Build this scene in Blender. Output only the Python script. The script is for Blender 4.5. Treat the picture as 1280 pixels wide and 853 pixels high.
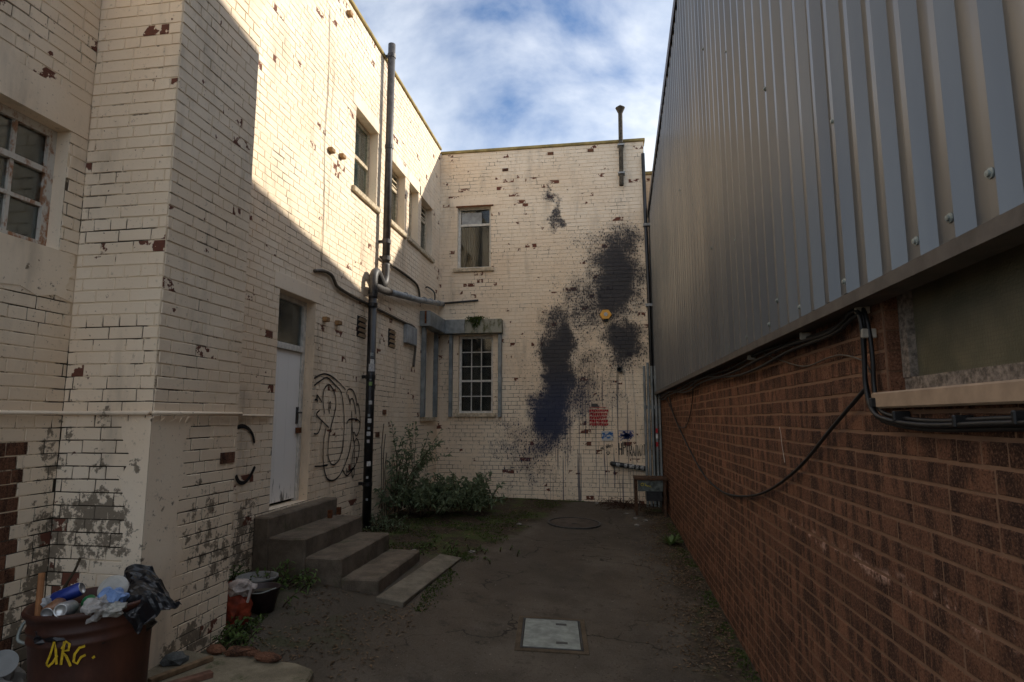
import bpy, bmesh, math, random
from mathutils import Vector, Matrix, noise as mn
R = math.radians
rng = random.Random(7)
scene = bpy.context.scene
for o in list(bpy.data.objects): bpy.data.objects.remove(o)
col = scene.collection

# ------------------------------------------------------------------ camera
CAM = Vector((0, 0, 1.78))
PITCH, YAW, FPX = R(7.36), R(8.68), 747.0
cd = bpy.data.cameras.new('camera'); cam = bpy.data.objects.new('camera', cd); col.objects.link(cam)
cam.location = CAM; cam.rotation_euler = (R(90) + PITCH, 0, YAW)
cd.sensor_width = 36; cd.lens = FPX / 1280 * 36; cd.clip_end = 2000; cd.clip_start = .05
scene.camera = cam
_F = Vector((-math.sin(YAW)*math.cos(PITCH), math.cos(YAW)*math.cos(PITCH), math.sin(PITCH)))
_R = Vector((math.cos(YAW), math.sin(YAW), 0)); _U = _R.cross(_F)
def seen(p):                      # only used to choose which bricks show largest
    v = Vector(p) - CAM; d = v.dot(_F)
    if d < .1: return None
    return 640 + FPX*v.dot(_R)/d, 426.5 - FPX*v.dot(_U)/d

# ------------------------------------------------------------------ sky, sun, exposure
SUN = Vector((1, .552, .631)).normalized()
EL = math.asin(SUN.z); AZ = math.atan2(SUN.x, SUN.y)
w = bpy.data.worlds.new('World'); scene.world = w; w.use_nodes = True
nt = w.node_tree; nt.nodes.clear()
def N(t, **k):
    n = nt.nodes.new(t)
    for a, b in k.items(): setattr(n, a, b)
    return n
sky = N('ShaderNodeTexSky', sky_type='NISHITA', sun_disc=False, sun_elevation=EL, sun_rotation=AZ)
sky.air_density = 1.0; sky.dust_density = 0.6; sky.ozone_density = 2.0
tc = N('ShaderNodeTexCoord'); sep = N('ShaderNodeSeparateXYZ'); nt.links.new(tc.outputs['Generated'], sep.inputs[0])
mx = N('ShaderNodeMath', operation='MAXIMUM'); mx.inputs[1].default_value = .06; nt.links.new(sep.outputs[2], mx.inputs[0])
ad = N('ShaderNodeMath', operation='ADD'); ad.inputs[1].default_value = .25; nt.links.new(mx.outputs[0], ad.inputs[0])
dvx = N('ShaderNodeMath', operation='DIVIDE'); nt.links.new(sep.outputs[0], dvx.inputs[0]); nt.links.new(ad.outputs[0], dvx.inputs[1])
dvy = N('ShaderNodeMath', operation='DIVIDE'); nt.links.new(sep.outputs[1], dvy.inputs[0]); nt.links.new(ad.outputs[0], dvy.inputs[1])
cmb = N('ShaderNodeCombineXYZ'); nt.links.new(dvx.outputs[0], cmb.inputs[0]); nt.links.new(dvy.outputs[0], cmb.inputs[1]); cmb.inputs[2].default_value = 1.7
cn = N('ShaderNodeTexNoise'); cn.inputs['Scale'].default_value = 2.3; cn.inputs['Detail'].default_value = 8; cn.inputs['Roughness'].default_value = .54; cn.inputs['Distortion'].default_value = .25
nt.links.new(cmb.outputs[0], cn.inputs['Vector'])
cr = N('ShaderNodeValToRGB'); cr.color_ramp.elements[0].position = .33; cr.color_ramp.elements[1].position = .60
cr.color_ramp.elements[0].color = (0, 0, 0, 1); cr.color_ramp.elements[1].color = (1, 1, 1, 1)
nt.links.new(cn.outputs[0], cr.inputs[0])
cn2 = N('ShaderNodeTexNoise'); cn2.inputs['Scale'].default_value = 3.4; cn2.inputs['Detail'].default_value = 5
nt.links.new(cmb.outputs[0], cn2.inputs['Vector'])
cc = N('ShaderNodeValToRGB'); cc.color_ramp.elements[0].position = .3; cc.color_ramp.elements[1].position = .7
cc.color_ramp.elements[0].color = (3.4, 3.8, 4.4, 1); cc.color_ramp.elements[1].color = (5.4, 5.55, 5.7, 1)
nt.links.new(cn2.outputs[0], cc.inputs[0])
mixw = N('ShaderNodeMix', data_type='RGBA'); nt.links.new(cr.outputs[0], mixw.inputs['Factor'])
dim = N('ShaderNodeMix', data_type='RGBA', blend_type='MULTIPLY'); dim.inputs['Factor'].default_value = 1; dim.inputs['B'].default_value = (.56, .62, .69, 1); nt.links.new(sky.outputs[0], dim.inputs['A'])
nt.links.new(dim.outputs['Result'], mixw.inputs['A']); nt.links.new(cc.outputs[0], mixw.inputs['B'])
bg = N('ShaderNodeBackground'); bg.inputs[1].default_value = .10
wo = N('ShaderNodeOutputWorld'); nt.links.new(mixw.outputs['Result'], bg.inputs[0]); nt.links.new(bg.outputs[0], wo.inputs[0])
sd = bpy.data.lights.new('sun', 'SUN'); sd.energy = 2.6; sd.angle = R(.9); sd.color = (1, .92, .79)
so = bpy.data.objects.new('sun', sd); col.objects.link(so); so.location = SUN*30
so.rotation_euler = SUN.to_track_quat('Z', 'Y').to_euler()
vs = scene.view_settings; vs.view_transform = 'Standard'; vs.look = 'None'; vs.gamma = 1; vs.exposure = 1.27; vs.use_curve_mapping = False
scene.render.engine = 'CYCLES'; scene.cycles.max_bounces = 8; scene.cycles.diffuse_bounces = 5

# ------------------------------------------------------------------ material helper
class Mat:
    def __init__(s, name, rough=.85, spec=.3, metal=0):
        s.m = bpy.data.materials.new(name); s.m.use_nodes = True; s.nt = s.m.node_tree
        s.b = s.nt.nodes['Principled BSDF']; s.b.inputs['Roughness'].default_value = rough
        s.b.inputs['Specular IOR Level'].default_value = spec; s.b.inputs['Metallic'].default_value = metal
        s._p = None
    def n(s, t, **k):
        x = s.nt.nodes.new(t)
        for a, b in k.items(): setattr(x, a, b)
        return x
    def put(s, sock, v):
        if isinstance(v, (int, float)): sock.default_value = v
        elif isinstance(v, tuple): sock.default_value = (*v, 1) if len(v) == 3 and sock.type == 'RGBA' else v
        else: s.nt.links.new(v, sock)
    def pos(s):
        if s._p is None: s._p = s.n('ShaderNodeNewGeometry')
        return s._p.outputs['Position']
    def xyz(s):
        x = s.n('ShaderNodeSeparateXYZ'); s.nt.links.new(s.pos(), x.inputs[0]); return x.outputs
    def vec(s, sx, sy, sz, off=(0, 0, 0)):
        x = s.n('ShaderNodeMapping'); x.inputs['Scale'].default_value = (sx, sy, sz); x.inputs['Location'].default_value = off
        s.nt.links.new(s.pos(), x.inputs[0]); return x.outputs[0]
    def noise(s, scale, detail=4, rough=.55, vec=None, dist=0):
        x = s.n('ShaderNodeTexNoise'); x.inputs['Scale'].default_value = scale; x.inputs['Detail'].default_value = detail
        x.inputs['Roughness'].default_value = rough; x.inputs['Distortion'].default_value = dist
        s.nt.links.new(vec if vec is not None else s.pos(), x.inputs['Vector']); return x.outputs[0]
    def step(s, v, a, b):           # smooth 0..1 between a and b
        x = s.n('ShaderNodeMapRange', interpolation_type='SMOOTHSTEP'); x.inputs[1].default_value = a; x.inputs[2].default_value = b
        s.put(x.inputs[0], v); return x.outputs[0]
    def math(s, op, a, b=0.0, clamp=False):
        x = s.n('ShaderNodeMath', operation=op, use_clamp=clamp); s.put(x.inputs[0], a); s.put(x.inputs[1], b); return x.outputs[0]
    def mix(s, f, a, b):
        x = s.n('ShaderNodeMix', data_type='RGBA'); s.put(x.inputs['Factor'], f); s.put(x.inputs['A'], a); s.put(x.inputs['B'], b); return x.outputs['Result']
    def rand(s):                    # one random number per piece, whether its own object or an island of a joined mesh
        o = s.n('ShaderNodeObjectInfo').outputs['Random']
        if s._p is None: s._p = s.n('ShaderNodeNewGeometry')
        return s.math('FRACT', s.math('ADD', o, s._p.outputs['Random Per Island']))
    def bump(s, h, strength=.3, dist=.01):
        x = s.n('ShaderNodeBump'); x.inputs['Strength'].default_value = strength; x.inputs['Distance'].default_value = dist
        s.put(x.inputs['Height'], h); s.nt.links.new(x.outputs[0], s.b.inputs['Normal'])
    def color(s, c): s.put(s.b.inputs['Base Color'], c); return s
    def rough(s, r): s.put(s.b.inputs['Roughness'], r); return s

def simple(name, c, rough=.7, spec=.3, metal=0, var=.25, scale=12, bump=.15):
    m = Mat(name, rough, spec, metal)
    k = m.noise(scale, 5, .6)
    m.color(m.mix(m.step(k, .3, .7), tuple(x*(1-var) for x in c), tuple(x*(1+var) for x in c)))
    if bump: m.bump(m.noise(scale*4, 4), bump, .004)
    return m.m

CREAM = (.60, .49, .34)
def sprayed(m, c):
    """an abstract cloud of sprayed blue-black paint with spatter and runs"""
    x, y, z = m.xyz()
    x0 = x
    x = m.math('ADD', x, m.math('MULTIPLY', m.math('SUBTRACT', m.noise(1.5, 4, .6, m.vec(1, 1, 1, (5, 0, 2))), .5), .95))
    z1 = m.math('ADD', z, m.math('MULTIPLY', m.math('SUBTRACT', m.noise(1.3, 4, .6, m.vec(1, 1, 1, (1, 7, 9))), .5), 1.1))
    def blob(cx, cz, rx, rz, p=1.0):
        a = m.math('DIVIDE', m.math('SUBTRACT', x, cx), rx); b = m.math('DIVIDE', m.math('SUBTRACT', z1, cz), rz)
        d = m.math('SQRT', m.math('ADD', m.math('MULTIPLY', a, a), m.math('MULTIPLY', b, b)))
        return m.math('MULTIPLY', m.step(d, 1.35, .0), p*1.12)
    parts = [blob(.30, 4.45, .75, 1.25, 1.05), blob(.36, 3.15, .55, .75, 1.0), blob(-.86, 2.75, .50, 1.60, 1.15), blob(-.98, 1.80, .55, 1.1, 1.0), blob(-.25, 3.85, 1.0, .95, .74),
             blob(-.55, 4.3, .9, 1.3, .38), blob(-.5, 2.4, 1.35, 1.5, .55), blob(-1.35, 1.15, 1.05, 1.05, .55), blob(-.93, 5.75, .12, .75, .8), blob(.05, 5.25, .95, .5, .5)]
    d = parts[0]
    for p in parts[1:]: d = m.math('MAXIMUM', d, p)
    d = m.math('ADD', d, m.math('MULTIPLY', m.math('SUBTRACT', m.noise(3.4, 6, .65), .5), .95))
    run = m.noise(1.0, 2, .5, m.vec(34, 1, .7))
    spk = m.noise(34, 2, .55, m.vec(1, 1, .7)); spk2 = m.noise(110, 1, .5)
    t = m.math('ADD', m.math('MULTIPLY', spk, .7), m.math('MULTIPLY', spk2, .3))
    th = m.math('SUBTRACT', .695, m.math('MULTIPLY', d, .27))
    hard = m.math('MULTIPLY', m.step(m.math('SUBTRACT', t, th), -.006, .02), m.step(d, .03, .12))
    soft = m.math('MULTIPLY', m.step(d, .30, 1.02), .98)
    drip = m.math('MULTIPLY', m.math('MULTIPLY', m.step(run, .58, .63), m.step(z, 3.6, 2.0)), m.math('MULTIPLY', m.step(x0, -1.3, -.9), m.step(x0, .9, .2)))
    dm = m.math('MAXIMUM', m.math('MAXIMUM', m.math('MULTIPLY', hard, .97), soft), m.math('MULTIPLY', drip, .8), True)
    ink = m.mix(m.step(z, 2.9, 1.9), (.034, .034, .040), (.022, .032, .068))
    return m.mix(dm, c, ink)
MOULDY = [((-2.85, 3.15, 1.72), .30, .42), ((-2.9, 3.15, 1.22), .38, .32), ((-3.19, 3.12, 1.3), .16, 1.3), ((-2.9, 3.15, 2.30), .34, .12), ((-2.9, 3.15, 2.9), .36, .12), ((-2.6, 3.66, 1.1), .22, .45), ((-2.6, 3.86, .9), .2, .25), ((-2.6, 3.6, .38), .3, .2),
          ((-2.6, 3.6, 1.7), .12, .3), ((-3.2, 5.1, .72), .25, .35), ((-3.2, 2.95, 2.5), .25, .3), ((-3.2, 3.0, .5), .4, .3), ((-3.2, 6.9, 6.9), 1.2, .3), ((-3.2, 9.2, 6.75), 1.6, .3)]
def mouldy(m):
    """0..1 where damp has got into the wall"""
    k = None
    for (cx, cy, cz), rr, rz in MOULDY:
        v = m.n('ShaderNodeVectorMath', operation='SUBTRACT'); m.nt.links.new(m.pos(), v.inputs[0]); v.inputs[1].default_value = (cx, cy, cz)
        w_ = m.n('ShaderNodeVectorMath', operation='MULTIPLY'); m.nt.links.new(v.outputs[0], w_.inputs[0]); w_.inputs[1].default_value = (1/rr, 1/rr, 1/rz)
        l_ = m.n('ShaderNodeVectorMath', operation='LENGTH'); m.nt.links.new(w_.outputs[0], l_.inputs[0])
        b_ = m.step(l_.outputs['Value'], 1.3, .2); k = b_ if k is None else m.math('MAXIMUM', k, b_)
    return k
def paint_material(name, mural=False, face=True):
    m = Mat(name, .7, .25)
    x, y, z = m.xyz()
    big = m.noise(.9, 3)
    c = m.mix(m.step(big, .35, .65), (.80, .64, .465), (.85, .72, .555))
    if face:
        r = m.rand()
        c = m.mix(m.math('MULTIPLY', r, .22), c, (.68, .545, .39))
    # rain streaks and grey dirt
    st = m.noise(1.0, 5, .62, m.vec(3.2, 3.2, .8))
    c = m.mix(m.math('MULTIPLY', m.step(st, .52, .78), .55), c, (.30, .25, .19))
    fine = m.noise(26, 5, .65)
    c = m.mix(m.math('MULTIPLY', m.step(fine, .60, .72), .5), c, (.33, .26, .18))
    # small pits
    pit = m.noise(42, 4, .65)
    patch = m.noise(1.7, 2)
    c = m.mix(m.math('MULTIPLY', m.step(pit, .655, .69), m.step(patch, .40, .60)), c, (.17, .095, .06))
    # damp, lichen and soot where the wall meets the ground: ragged patches
    low = m.step(z, 2.7, .2)
    mo = m.math('ADD', m.math('MULTIPLY', m.noise(6.5, 9, .74), .6), m.math('MULTIPLY', m.noise(17, 6, .7), .4))
    zone = m.math('MULTIPLY', m.math('SUBTRACT', m.noise(.9, 3), .5), .16)
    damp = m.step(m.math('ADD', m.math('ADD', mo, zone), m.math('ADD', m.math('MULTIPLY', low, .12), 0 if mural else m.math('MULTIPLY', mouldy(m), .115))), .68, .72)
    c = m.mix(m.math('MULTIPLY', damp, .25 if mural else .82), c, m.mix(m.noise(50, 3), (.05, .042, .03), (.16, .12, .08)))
    # chipped paint: bare brick
    ch = m.noise(7.5, 7, .62)
    if face:
        hit = m.step(r, .945, .96)
        chip = m.step(m.math('ADD', ch, m.math('MULTIPLY', hit, .165)), .680, .695)
    else:
        chip = m.step(ch, .735, .75)
    redn = m.noise(30, 3)
    c = m.mix(chip, c, m.mix(redn, (.20, .065, .04), (.10, .05, .035)))
    if mural: c = sprayed(m, c)
    m.color(c)
    m.rough(m.math('ADD', .62, m.math('MULTIPLY', chip, .25)))
    m.bump(m.math('ADD', m.noise(38, 6, .65), m.math('MULTIPLY', chip, -.8)), .35, .006)
    return m.m
def joint_material(name, mural=False):
    m = Mat(name, .85, .2)
    a = m.noise(2.1, 6, .65); b = m.noise(14, 5, .7)
    low = m.math('ADD', m.math('MULTIPLY', m.step(m.xyz()[2], 3.2, .6), .13), m.math('MULTIPLY', m.math('SUBTRACT', m.noise(.7, 3), .5), .35))
    k = m.step(m.math('ADD', m.math('ADD', a, low), m.math('MULTIPLY', b, .6)), .84, .95)
    c = m.mix(k, (.70, .56, .395), (.10, .078, .056))
    if not mural:
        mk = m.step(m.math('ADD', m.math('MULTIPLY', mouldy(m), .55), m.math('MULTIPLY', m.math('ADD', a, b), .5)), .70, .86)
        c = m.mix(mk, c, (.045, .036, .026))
    m.color(sprayed(m, c) if mural else c)
    m.bump(b, .4, .006)
    return m.m
P_FACE = paint_material('cream masonry paint on brick')
P_MURAL = paint_material('cream masonry paint with sprayed cloud', True)
P_FLAT = paint_material('cream masonry paint on render', face=False)
P_JOINT = joint_material('painted mortar joint')
P_JOINT_M = joint_material('painted mortar joint under sprayed cloud', True)
def red_brick(name, d=1.0):
    m = Mat(name, .9, .2)
    r = m.rand(); bar = m.noise(1, 4, .65, m.vec(6, 13, 3.2)); blot = m.noise(5, 5, .6)
    c = m.mix(r, (.112*d, .050*d, .029*d), (.245*d, .110*d, .061*d))
    c = m.mix(m.math('MULTIPLY', m.step(bar, .44, .58), .85), c, (.046*d, .023*d, .015*d))
    c = m.mix(m.math('MULTIPLY', m.step(blot, .55, .7), .5), c, (.31*d, .14*d, .075*d))
    g = m.noise(130, 4, .75)
    c = m.mix(m.math('MULTIPLY', m.step(g, .50, .68), .55), c, (.36*d, .19*d, .115*d))
    c = m.mix(m.math('MULTIPLY', m.step(g, .48, .34), .75), c, (.024*d, .014*d, .010*d))
    y, z = m.xyz()[1:]
    if d == 1.0:                    # one ragged run of lime bloom along a course
        ln = m.math('ABSOLUTE', m.math('SUBTRACT', m.math('ADD', z, m.math('MULTIPLY', m.noise(3, 4), .16)), 1.285))
        k = m.math('MULTIPLY', m.step(ln, .045, .005), m.step(m.noise(11, 6, .7), .50, .62))
        k = m.math('MULTIPLY', k, m.step(y, 3.9, 3.4))
        c = m.mix(m.math('MULTIPLY', k, .8), c, (.60, .36, .26))
    m.color(c); m.bump(m.noise(90, 6, .78), .9, .012)
    return m.m
BRICK = red_brick('dark red brown brick')
BRICK_BARE = red_brick('bare red brick', .9)
mm = Mat('pinkish mortar', .95, .1); mm.color(mm.mix(mm.noise(18, 5), (.175, .097, .060), (.275, .158, .098))); mm.bump(mm.noise(160, 4), .6, .005)
MORTAR = mm.m
def glass_material(name, tint=(.9, .95, .95), dirty=.12):
    m = Mat(name); nt_ = m.nt
    tr = m.n('ShaderNodeBsdfTransparent'); m.put(tr.inputs[0], tint)
    gl = m.n('ShaderNodeBsdfGlossy'); gl.inputs['Roughness'].default_value = .06
    df = m.n('ShaderNodeBsdfDiffuse'); m.put(df.inputs[0], (.35, .36, .33))
    fr = m.n('ShaderNodeFresnel'); fr.inputs[0].default_value = 1.5
    a = m.n('ShaderNodeMixShader'); m.put(a.inputs[0], m.math('MULTIPLY', fr.outputs[0], .8)); nt_.links.new(tr.outputs[0], a.inputs[1]); nt_.links.new(gl.outputs[0], a.inputs[2])
    b = m.n('ShaderNodeMixShader'); m.put(b.inputs[0], m.math('MULTIPLY', m.step(m.noise(5, 6, .7), .3, .75), dirty)); nt_.links.new(a.outputs[0], b.inputs[1]); nt_.links.new(df.outputs[0], b.inputs[2])
    nt_.links.new(b.outputs[0], nt_.nodes['Material Output'].inputs[0])
    return m.m
GLASS = glass_material('dusty window glass', dirty=.025)
GLASS_WIRE = simple('wired obscure glass', (.125, .115, .072), .35, .5, 0, .3, 4, 0)
def wire_glass():
    m = Mat('wired obscured glass', .30, .5)
    y, z = m.xyz()[1:]
    def line(v, p):
        f = m.math('FRACT', m.math('DIVIDE', v, p)); return m.step(m.math('ABSOLUTE', m.math('SUBTRACT', f, .5)), .40, .47)
    g = m.math('MAXIMUM', line(y, .0125), line(z, .0125))
    c = m.mix(m.step(m.noise(5, 4, .6), .35, .7), (.10, .095, .060), (.17, .15, .095))
    m.color(m.mix(m.math('MULTIPLY', g, .35), c, (.05, .045, .03)))
    m.bump(m.noise(120, 2), .3, .003)
    return m.m
GLASS_WIRE = wire_glass()
WHITE = simple('flaking white gloss paint', (.60, .57, .51), .55, .4, 0, .2, 18)
DOORW = Mat('pale grey white door paint', .5, .4)
_z = DOORW.xyz()[2]
_k = DOORW.step(DOORW.math('ADD', DOORW.noise(7, 7, .7, DOORW.vec(2, 2, .35)), DOORW.math('MULTIPLY', DOORW.step(_z, 1.25, .9), .22)), .68, .78)
DOORW.color(DOORW.mix(DOORW.math('MULTIPLY', _k, .9), DOORW.mix(DOORW.noise(3, 4), (.83, .80, .75), (.88, .855, .81)), (.10, .09, .08))); DOORW = DOORW.m
RUSTW = Mat('rusting white window paint', .7, .3)
_r = RUSTW.step(RUSTW.noise(16, 8, .72, RUSTW.vec(1, 1, .5)), .46, .60)
RUSTW.color(RUSTW.mix(RUSTW.math('MULTIPLY', _r, .9), (.58, .54, .47), (.28, .11, .035))); RUSTW.bump(RUSTW.noise(60, 5), .5, .004); RUSTW = RUSTW.m
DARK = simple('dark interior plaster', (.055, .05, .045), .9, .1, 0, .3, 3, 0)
CURTAIN = simple('pale blue green curtain', (.34, .42, .40), .9, .1, 0, .15, 5, 0)
STONE = simple('weathered sill stone', (.50, .41, .29), .9, .2, 0, .3, 22, .4)
def concrete_mat(name, c, moss=.3):
    m = Mat(name, .92, .15)
    a = m.noise(5, 7, .68); g = m.noise(170, 3, .7)
    k = m.mix(m.step(a, .35, .68), tuple(v*.55 for v in c), c)
    k = m.mix(m.math('MULTIPLY', m.step(g, .5, .7), .5), k, tuple(v*1.5 for v in c))
    k = m.mix(m.math('MULTIPLY', m.step(m.noise(3.1, 8, .7), .56, .66), moss), k, (.055, .066, .026))
    m.color(k); m.bump(m.math('ADD', a, m.math('MULTIPLY', g, .4)), .5, .012)
    return m.m
CONC = concrete_mat('worn step concrete', (.175, .14, .105), .5)
CONC2 = concrete_mat('mossy slab concrete', (.25, .21, .145), .95)
CONC3 = concrete_mat('plain path concrete', (.22, .19, .145), .45)
PIPE_B = simple('black painted iron pipe', (.012, .012, .013), .38, .5, 0, .5, 20)
PIPE_G = simple('dark grey weathered pipe', (.050, .046, .045), .5, .4, 0, .35, 15)
PIPE_L = simple('pale grey plastic pipe', (.30, .31, .31), .5, .4, 0, .25, 9)
PIPE_R = simple('grey lichened iron flue', (.075, .062, .045), .85, .2, 0, .5, 18, .5)
CABLE = simple('black cable', (.010, .009, .009), .5, .4, 0, .4, 20, 0)
CABLE_T = simple('painted over cable', (.10, .082, .062), .6, .3, 0, .3, 20, 0)
CLIP = simple('pale cable clip', (.36, .32, .26), .6)
RUST = simple('rusty iron', (.13, .050, .022), .85, .2, .1, .5, 25, .5)
GALV = Mat('oxidised galvanised sheet', .5, .4, .35)
GALV.color(GALV.mix(GALV.step(GALV.noise(5, 6, .6), .35, .65), (.17, .185, .185), (.28, .30, .30))); GALV = GALV.m
GALV_M = Mat('galvanised sheet with green algae', .65, .3, .1)
GALV_M.color(GALV_M.mix(GALV_M.step(GALV_M.noise(11, 7, .7, GALV_M.vec(1, 1, .35)), .46, .62), (.30, .29, .23), (.085, .085, .035))); GALV_M = GALV_M.m
CLAD = Mat('grey coated cladding steel', .31, .5, .4)
_s = CLAD.noise(2.2, 5, .6, CLAD.vec(1, 1, .12)); 
CLAD.color(CLAD.mix(CLAD.step(_s, .35, .7), (.128, .130, .133), (.17, .168, .162))); CLAD = CLAD.m
FLASH = simple('brown grey steel flashing', (.10, .085, .073), .55, .4, .2, .25, 9)
TRIM = simple('dark verge trim', (.055, .045, .045), .5, .4, .2, .2, 9, 0)
COPING = simple('yellowed coping felt', (.30, .23, .095), .85, .2, 0, .3, 6)
SPRAY = simple('black spray paint', (.012, .011, .012), .6, .3, 0, .4, 30, 0)
STEEL = simple('galvanised cover plate', (.25, .27, .245), .55, .4, .2, .25, 14)
TARNISH = simple('dark grey iron', (.06, .058, .055), .6, .4, .3, .3, 18)

# ------------------------------------------------------------------ object helper
def wloc(o):
    v = Vector((0, 0, 0))
    while o: v += o.location; o = o.parent
    return v
def link(o, parent=None):
    col.objects.link(o)
    if parent: o.parent = parent
    return o
def tag(o, label=None, cat=None, group=None, kind=None):
    if label: o['label'] = label
    if cat: o['category'] = cat
    if group: o['group'] = group
    if kind: o['kind'] = kind
    return o
def thing(name, label, cat, loc=(0, 0, 0), group=None):
    o = link(bpy.data.objects.new(name, None)); o.location = loc; o.empty_display_size = .2
    return tag(o, label, cat, group)
class MB:
    def __init__(s): s.v = []; s.f = []
    def poly(s, pts):
        i = len(s.v); s.v += [Vector(p) for p in pts]; s.f.append(tuple(range(i, i+len(pts)))); return s
    def box(s, a, b, M=None):
        x0, y0, z0 = (min(a[i], b[i]) for i in range(3)); x1, y1, z1 = (max(a[i], b[i]) for i in range(3))
        i = len(s.v)
        p = [Vector(q) for q in ((x0,y0,z0),(x1,y0,z0),(x1,y1,z0),(x0,y1,z0),(x0,y0,z1),(x1,y0,z1),(x1,y1,z1),(x0,y1,z1))]
        s.v += [M @ q for q in p] if M else p
        s.f += [tuple(i+k for k in q) for q in ((3,2,1,0),(4,5,6,7),(0,1,5,4),(1,2,6,5),(2,3,7,6),(3,0,4,7))]
        return s
    def tube(s, pts, r, seg=10, caps=True):
        pts = [Vector(p) for p in pts]; n = len(pts); base = len(s.v)
        rr = r if isinstance(r, (list, tuple)) else [r]*n
        up = None
        for k, p in enumerate(pts):
            t = (pts[min(k+1, n-1)] - pts[max(k-1, 0)]).normalized()
            if up is None:
                up = Vector((0, 0, 1)) if abs(t.z) < .9 else Vector((1, 0, 0))
            a = (up - t*up.dot(t)); a = a.normalized() if a.length > 1e-6 else t.orthogonal().normalized(); b = t.cross(a); up = a
            for j in range(seg):
                g = 2*math.pi*j/seg; s.v.append(p + (a*math.cos(g) + b*math.sin(g))*rr[k])
        for k in range(n-1):
            for j in range(seg):
                q = base + k*seg; j2 = (j+1) % seg
                s.f.append((q+j, q+j2, q+seg+j2, q+seg+j))
        if caps:
            s.f.append(tuple(base+j for j in reversed(range(seg)))); s.f.append(tuple(base+(n-1)*seg+j for j in range(seg)))
        return s
    def lathe(s, prof, c, seg=28, M=None):
        base = len(s.v); c = Vector(c)
        for r, z in prof:
            for j in range(seg):
                g = 2*math.pi*j/seg; q = Vector((r*math.cos(g), r*math.sin(g), z)); s.v.append(c + (M @ q if M else q))
        for k in range(len(prof)-1):
            for j in range(seg):
                q = base+k*seg; j2 = (j+1) % seg; s.f.append((q+j, q+j2, q+seg+j2, q+seg+j))
        return s
    def build(s, name, mat, parent=None, smooth=False, bevel=0, kind=None, recalc=True):
        off = wloc(parent) if parent else Vector((0, 0, 0))
        me = bpy.data.meshes.new(name); me.from_pydata([v-off for v in s.v], [], s.f); me.update()
        if recalc or bevel:
            bm = bmesh.new(); bm.from_mesh(me)
            if recalc: bmesh.ops.recalc_face_normals(bm, faces=bm.faces)
            if bevel: bmesh.ops.bevel(bm, geom=bm.edges[:], offset=bevel, segments=1, affect='EDGES')
            bm.to_mesh(me); bm.free()
        if smooth: me.shade_smooth()
        me.materials.append(mat)
        o = link(bpy.data.objects.new(name, me), parent)
        if kind: o['kind'] = kind
        return o
def single(name, mb, mat, label, cat, loc, group=None, **k):   # a thing that is one mesh, its origin at its base
    loc = Vector(loc); mb.v = [v-loc for v in mb.v]
    o = mb.build(name, mat, None, **k); o.location = loc
    return tag(o, label, cat, group)
def spline(pts, n=6):
    pts = [Vector(p) for p in pts]; out = []
    for i in range(len(pts)-1):
        p0 = pts[max(i-1, 0)]; p1 = pts[i]; p2 = pts[i+1]; p3 = pts[min(i+2, len(pts)-1)]
        for k in range(n):
            t = k/n
            out.append(.5*((2*p1) + (p2-p0)*t + (2*p0-5*p1+4*p2-p3)*t*t + (3*p1-p0-3*p2+p3)*t**3))
    out.append(pts[-1]); return out

# a wall frame: u along the wall, n out of it, z up
class Frame:
    def __init__(s, o, u, n): s.o = Vector(o); s.u = Vector(u); s.n = Vector(n)
    def P(s, u, n, z): return s.o + s.u*u + s.n*n + Vector((0, 0, z))
    def box(s, mb, u0, u1, n0, n1, z0, z1): return mb.box(s.P(u0, n0, z0), s.P(u1, n1, z1))
XL, YB, XR = -3.2, 11.3, 1.024
FL = Frame((XL, 0, 0), (0, 1, 0), (1, 0, 0))        # left wall, u = Y
FB = Frame((0, YB, 0), (1, 0, 0), (0, -1, 0))       # back wall, u = X
FR = Frame((XR, 0, 0), (0, 1, 0), (-1, 0, 0))       # right wall, u = Y
PX, PY0, PY1 = -2.6, 3.15, 3.98                     # chimney breast
FA = Frame((0, PY0, 0), (1, 0, 0), (0, -1, 0)); FP = Frame((PX, 0, 0), (0, 1, 0), (1, 0, 0)); FC = Frame((0, PY1, 0), (1, 0, 0), (0, 1, 0))
CH = .075
def snap(z): return round(z/CH)*CH

def brick_rects(u0, u1, z0, z1, ops, seed, bond='garden'):
    r = random.Random(seed); out = []
    k0 = int(round(z0/CH)); k1 = int(round(z1/CH))
    for k in range(k0, k1):
        a0, a1 = k*CH, (k+1)*CH; zm = (a0+a1)/2
        hdr = (k % 4 == 3) if bond == 'garden' else (k % 5 == 2)
        off = .056 if hdr else (k % 2)*.1125
        u = math.floor(u0/.225)*.225 - .225 + off + r.uniform(-.012, .012); cuts = []
        while u < u1:
            L = .1125 if hdr else (.225 if r.random() > .06 else .1125)
            L += r.uniform(-.004, .004)
            cuts.append((u, u+L)); u += L
        for a, b in cuts:
            segs = [(max(a, u0), min(b, u1))]
            for (p, q, zz0, zz1) in ops:
                if zz0 < zm < zz1:
                    ns = []
                    for s0, s1 in segs:
                        if s1 <= p or s0 >= q: ns.append((s0, s1)); continue
                        if s0 < p: ns.append((s0, p))
                        if s1 > q: ns.append((q, s1))
                    segs = ns
            for s0, s1 in segs:
                if s1-s0 > .022: out.append((s0, s1, a0, a1))
    return out
GAP, PROUD = .0026, .0042
def wav(u, z): return .0055*mn.noise(Vector((u*.9, z*1.7, 2.0))) + .003*mn.noise(Vector((u*3.1, z*4.0, 7.0)))
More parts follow.
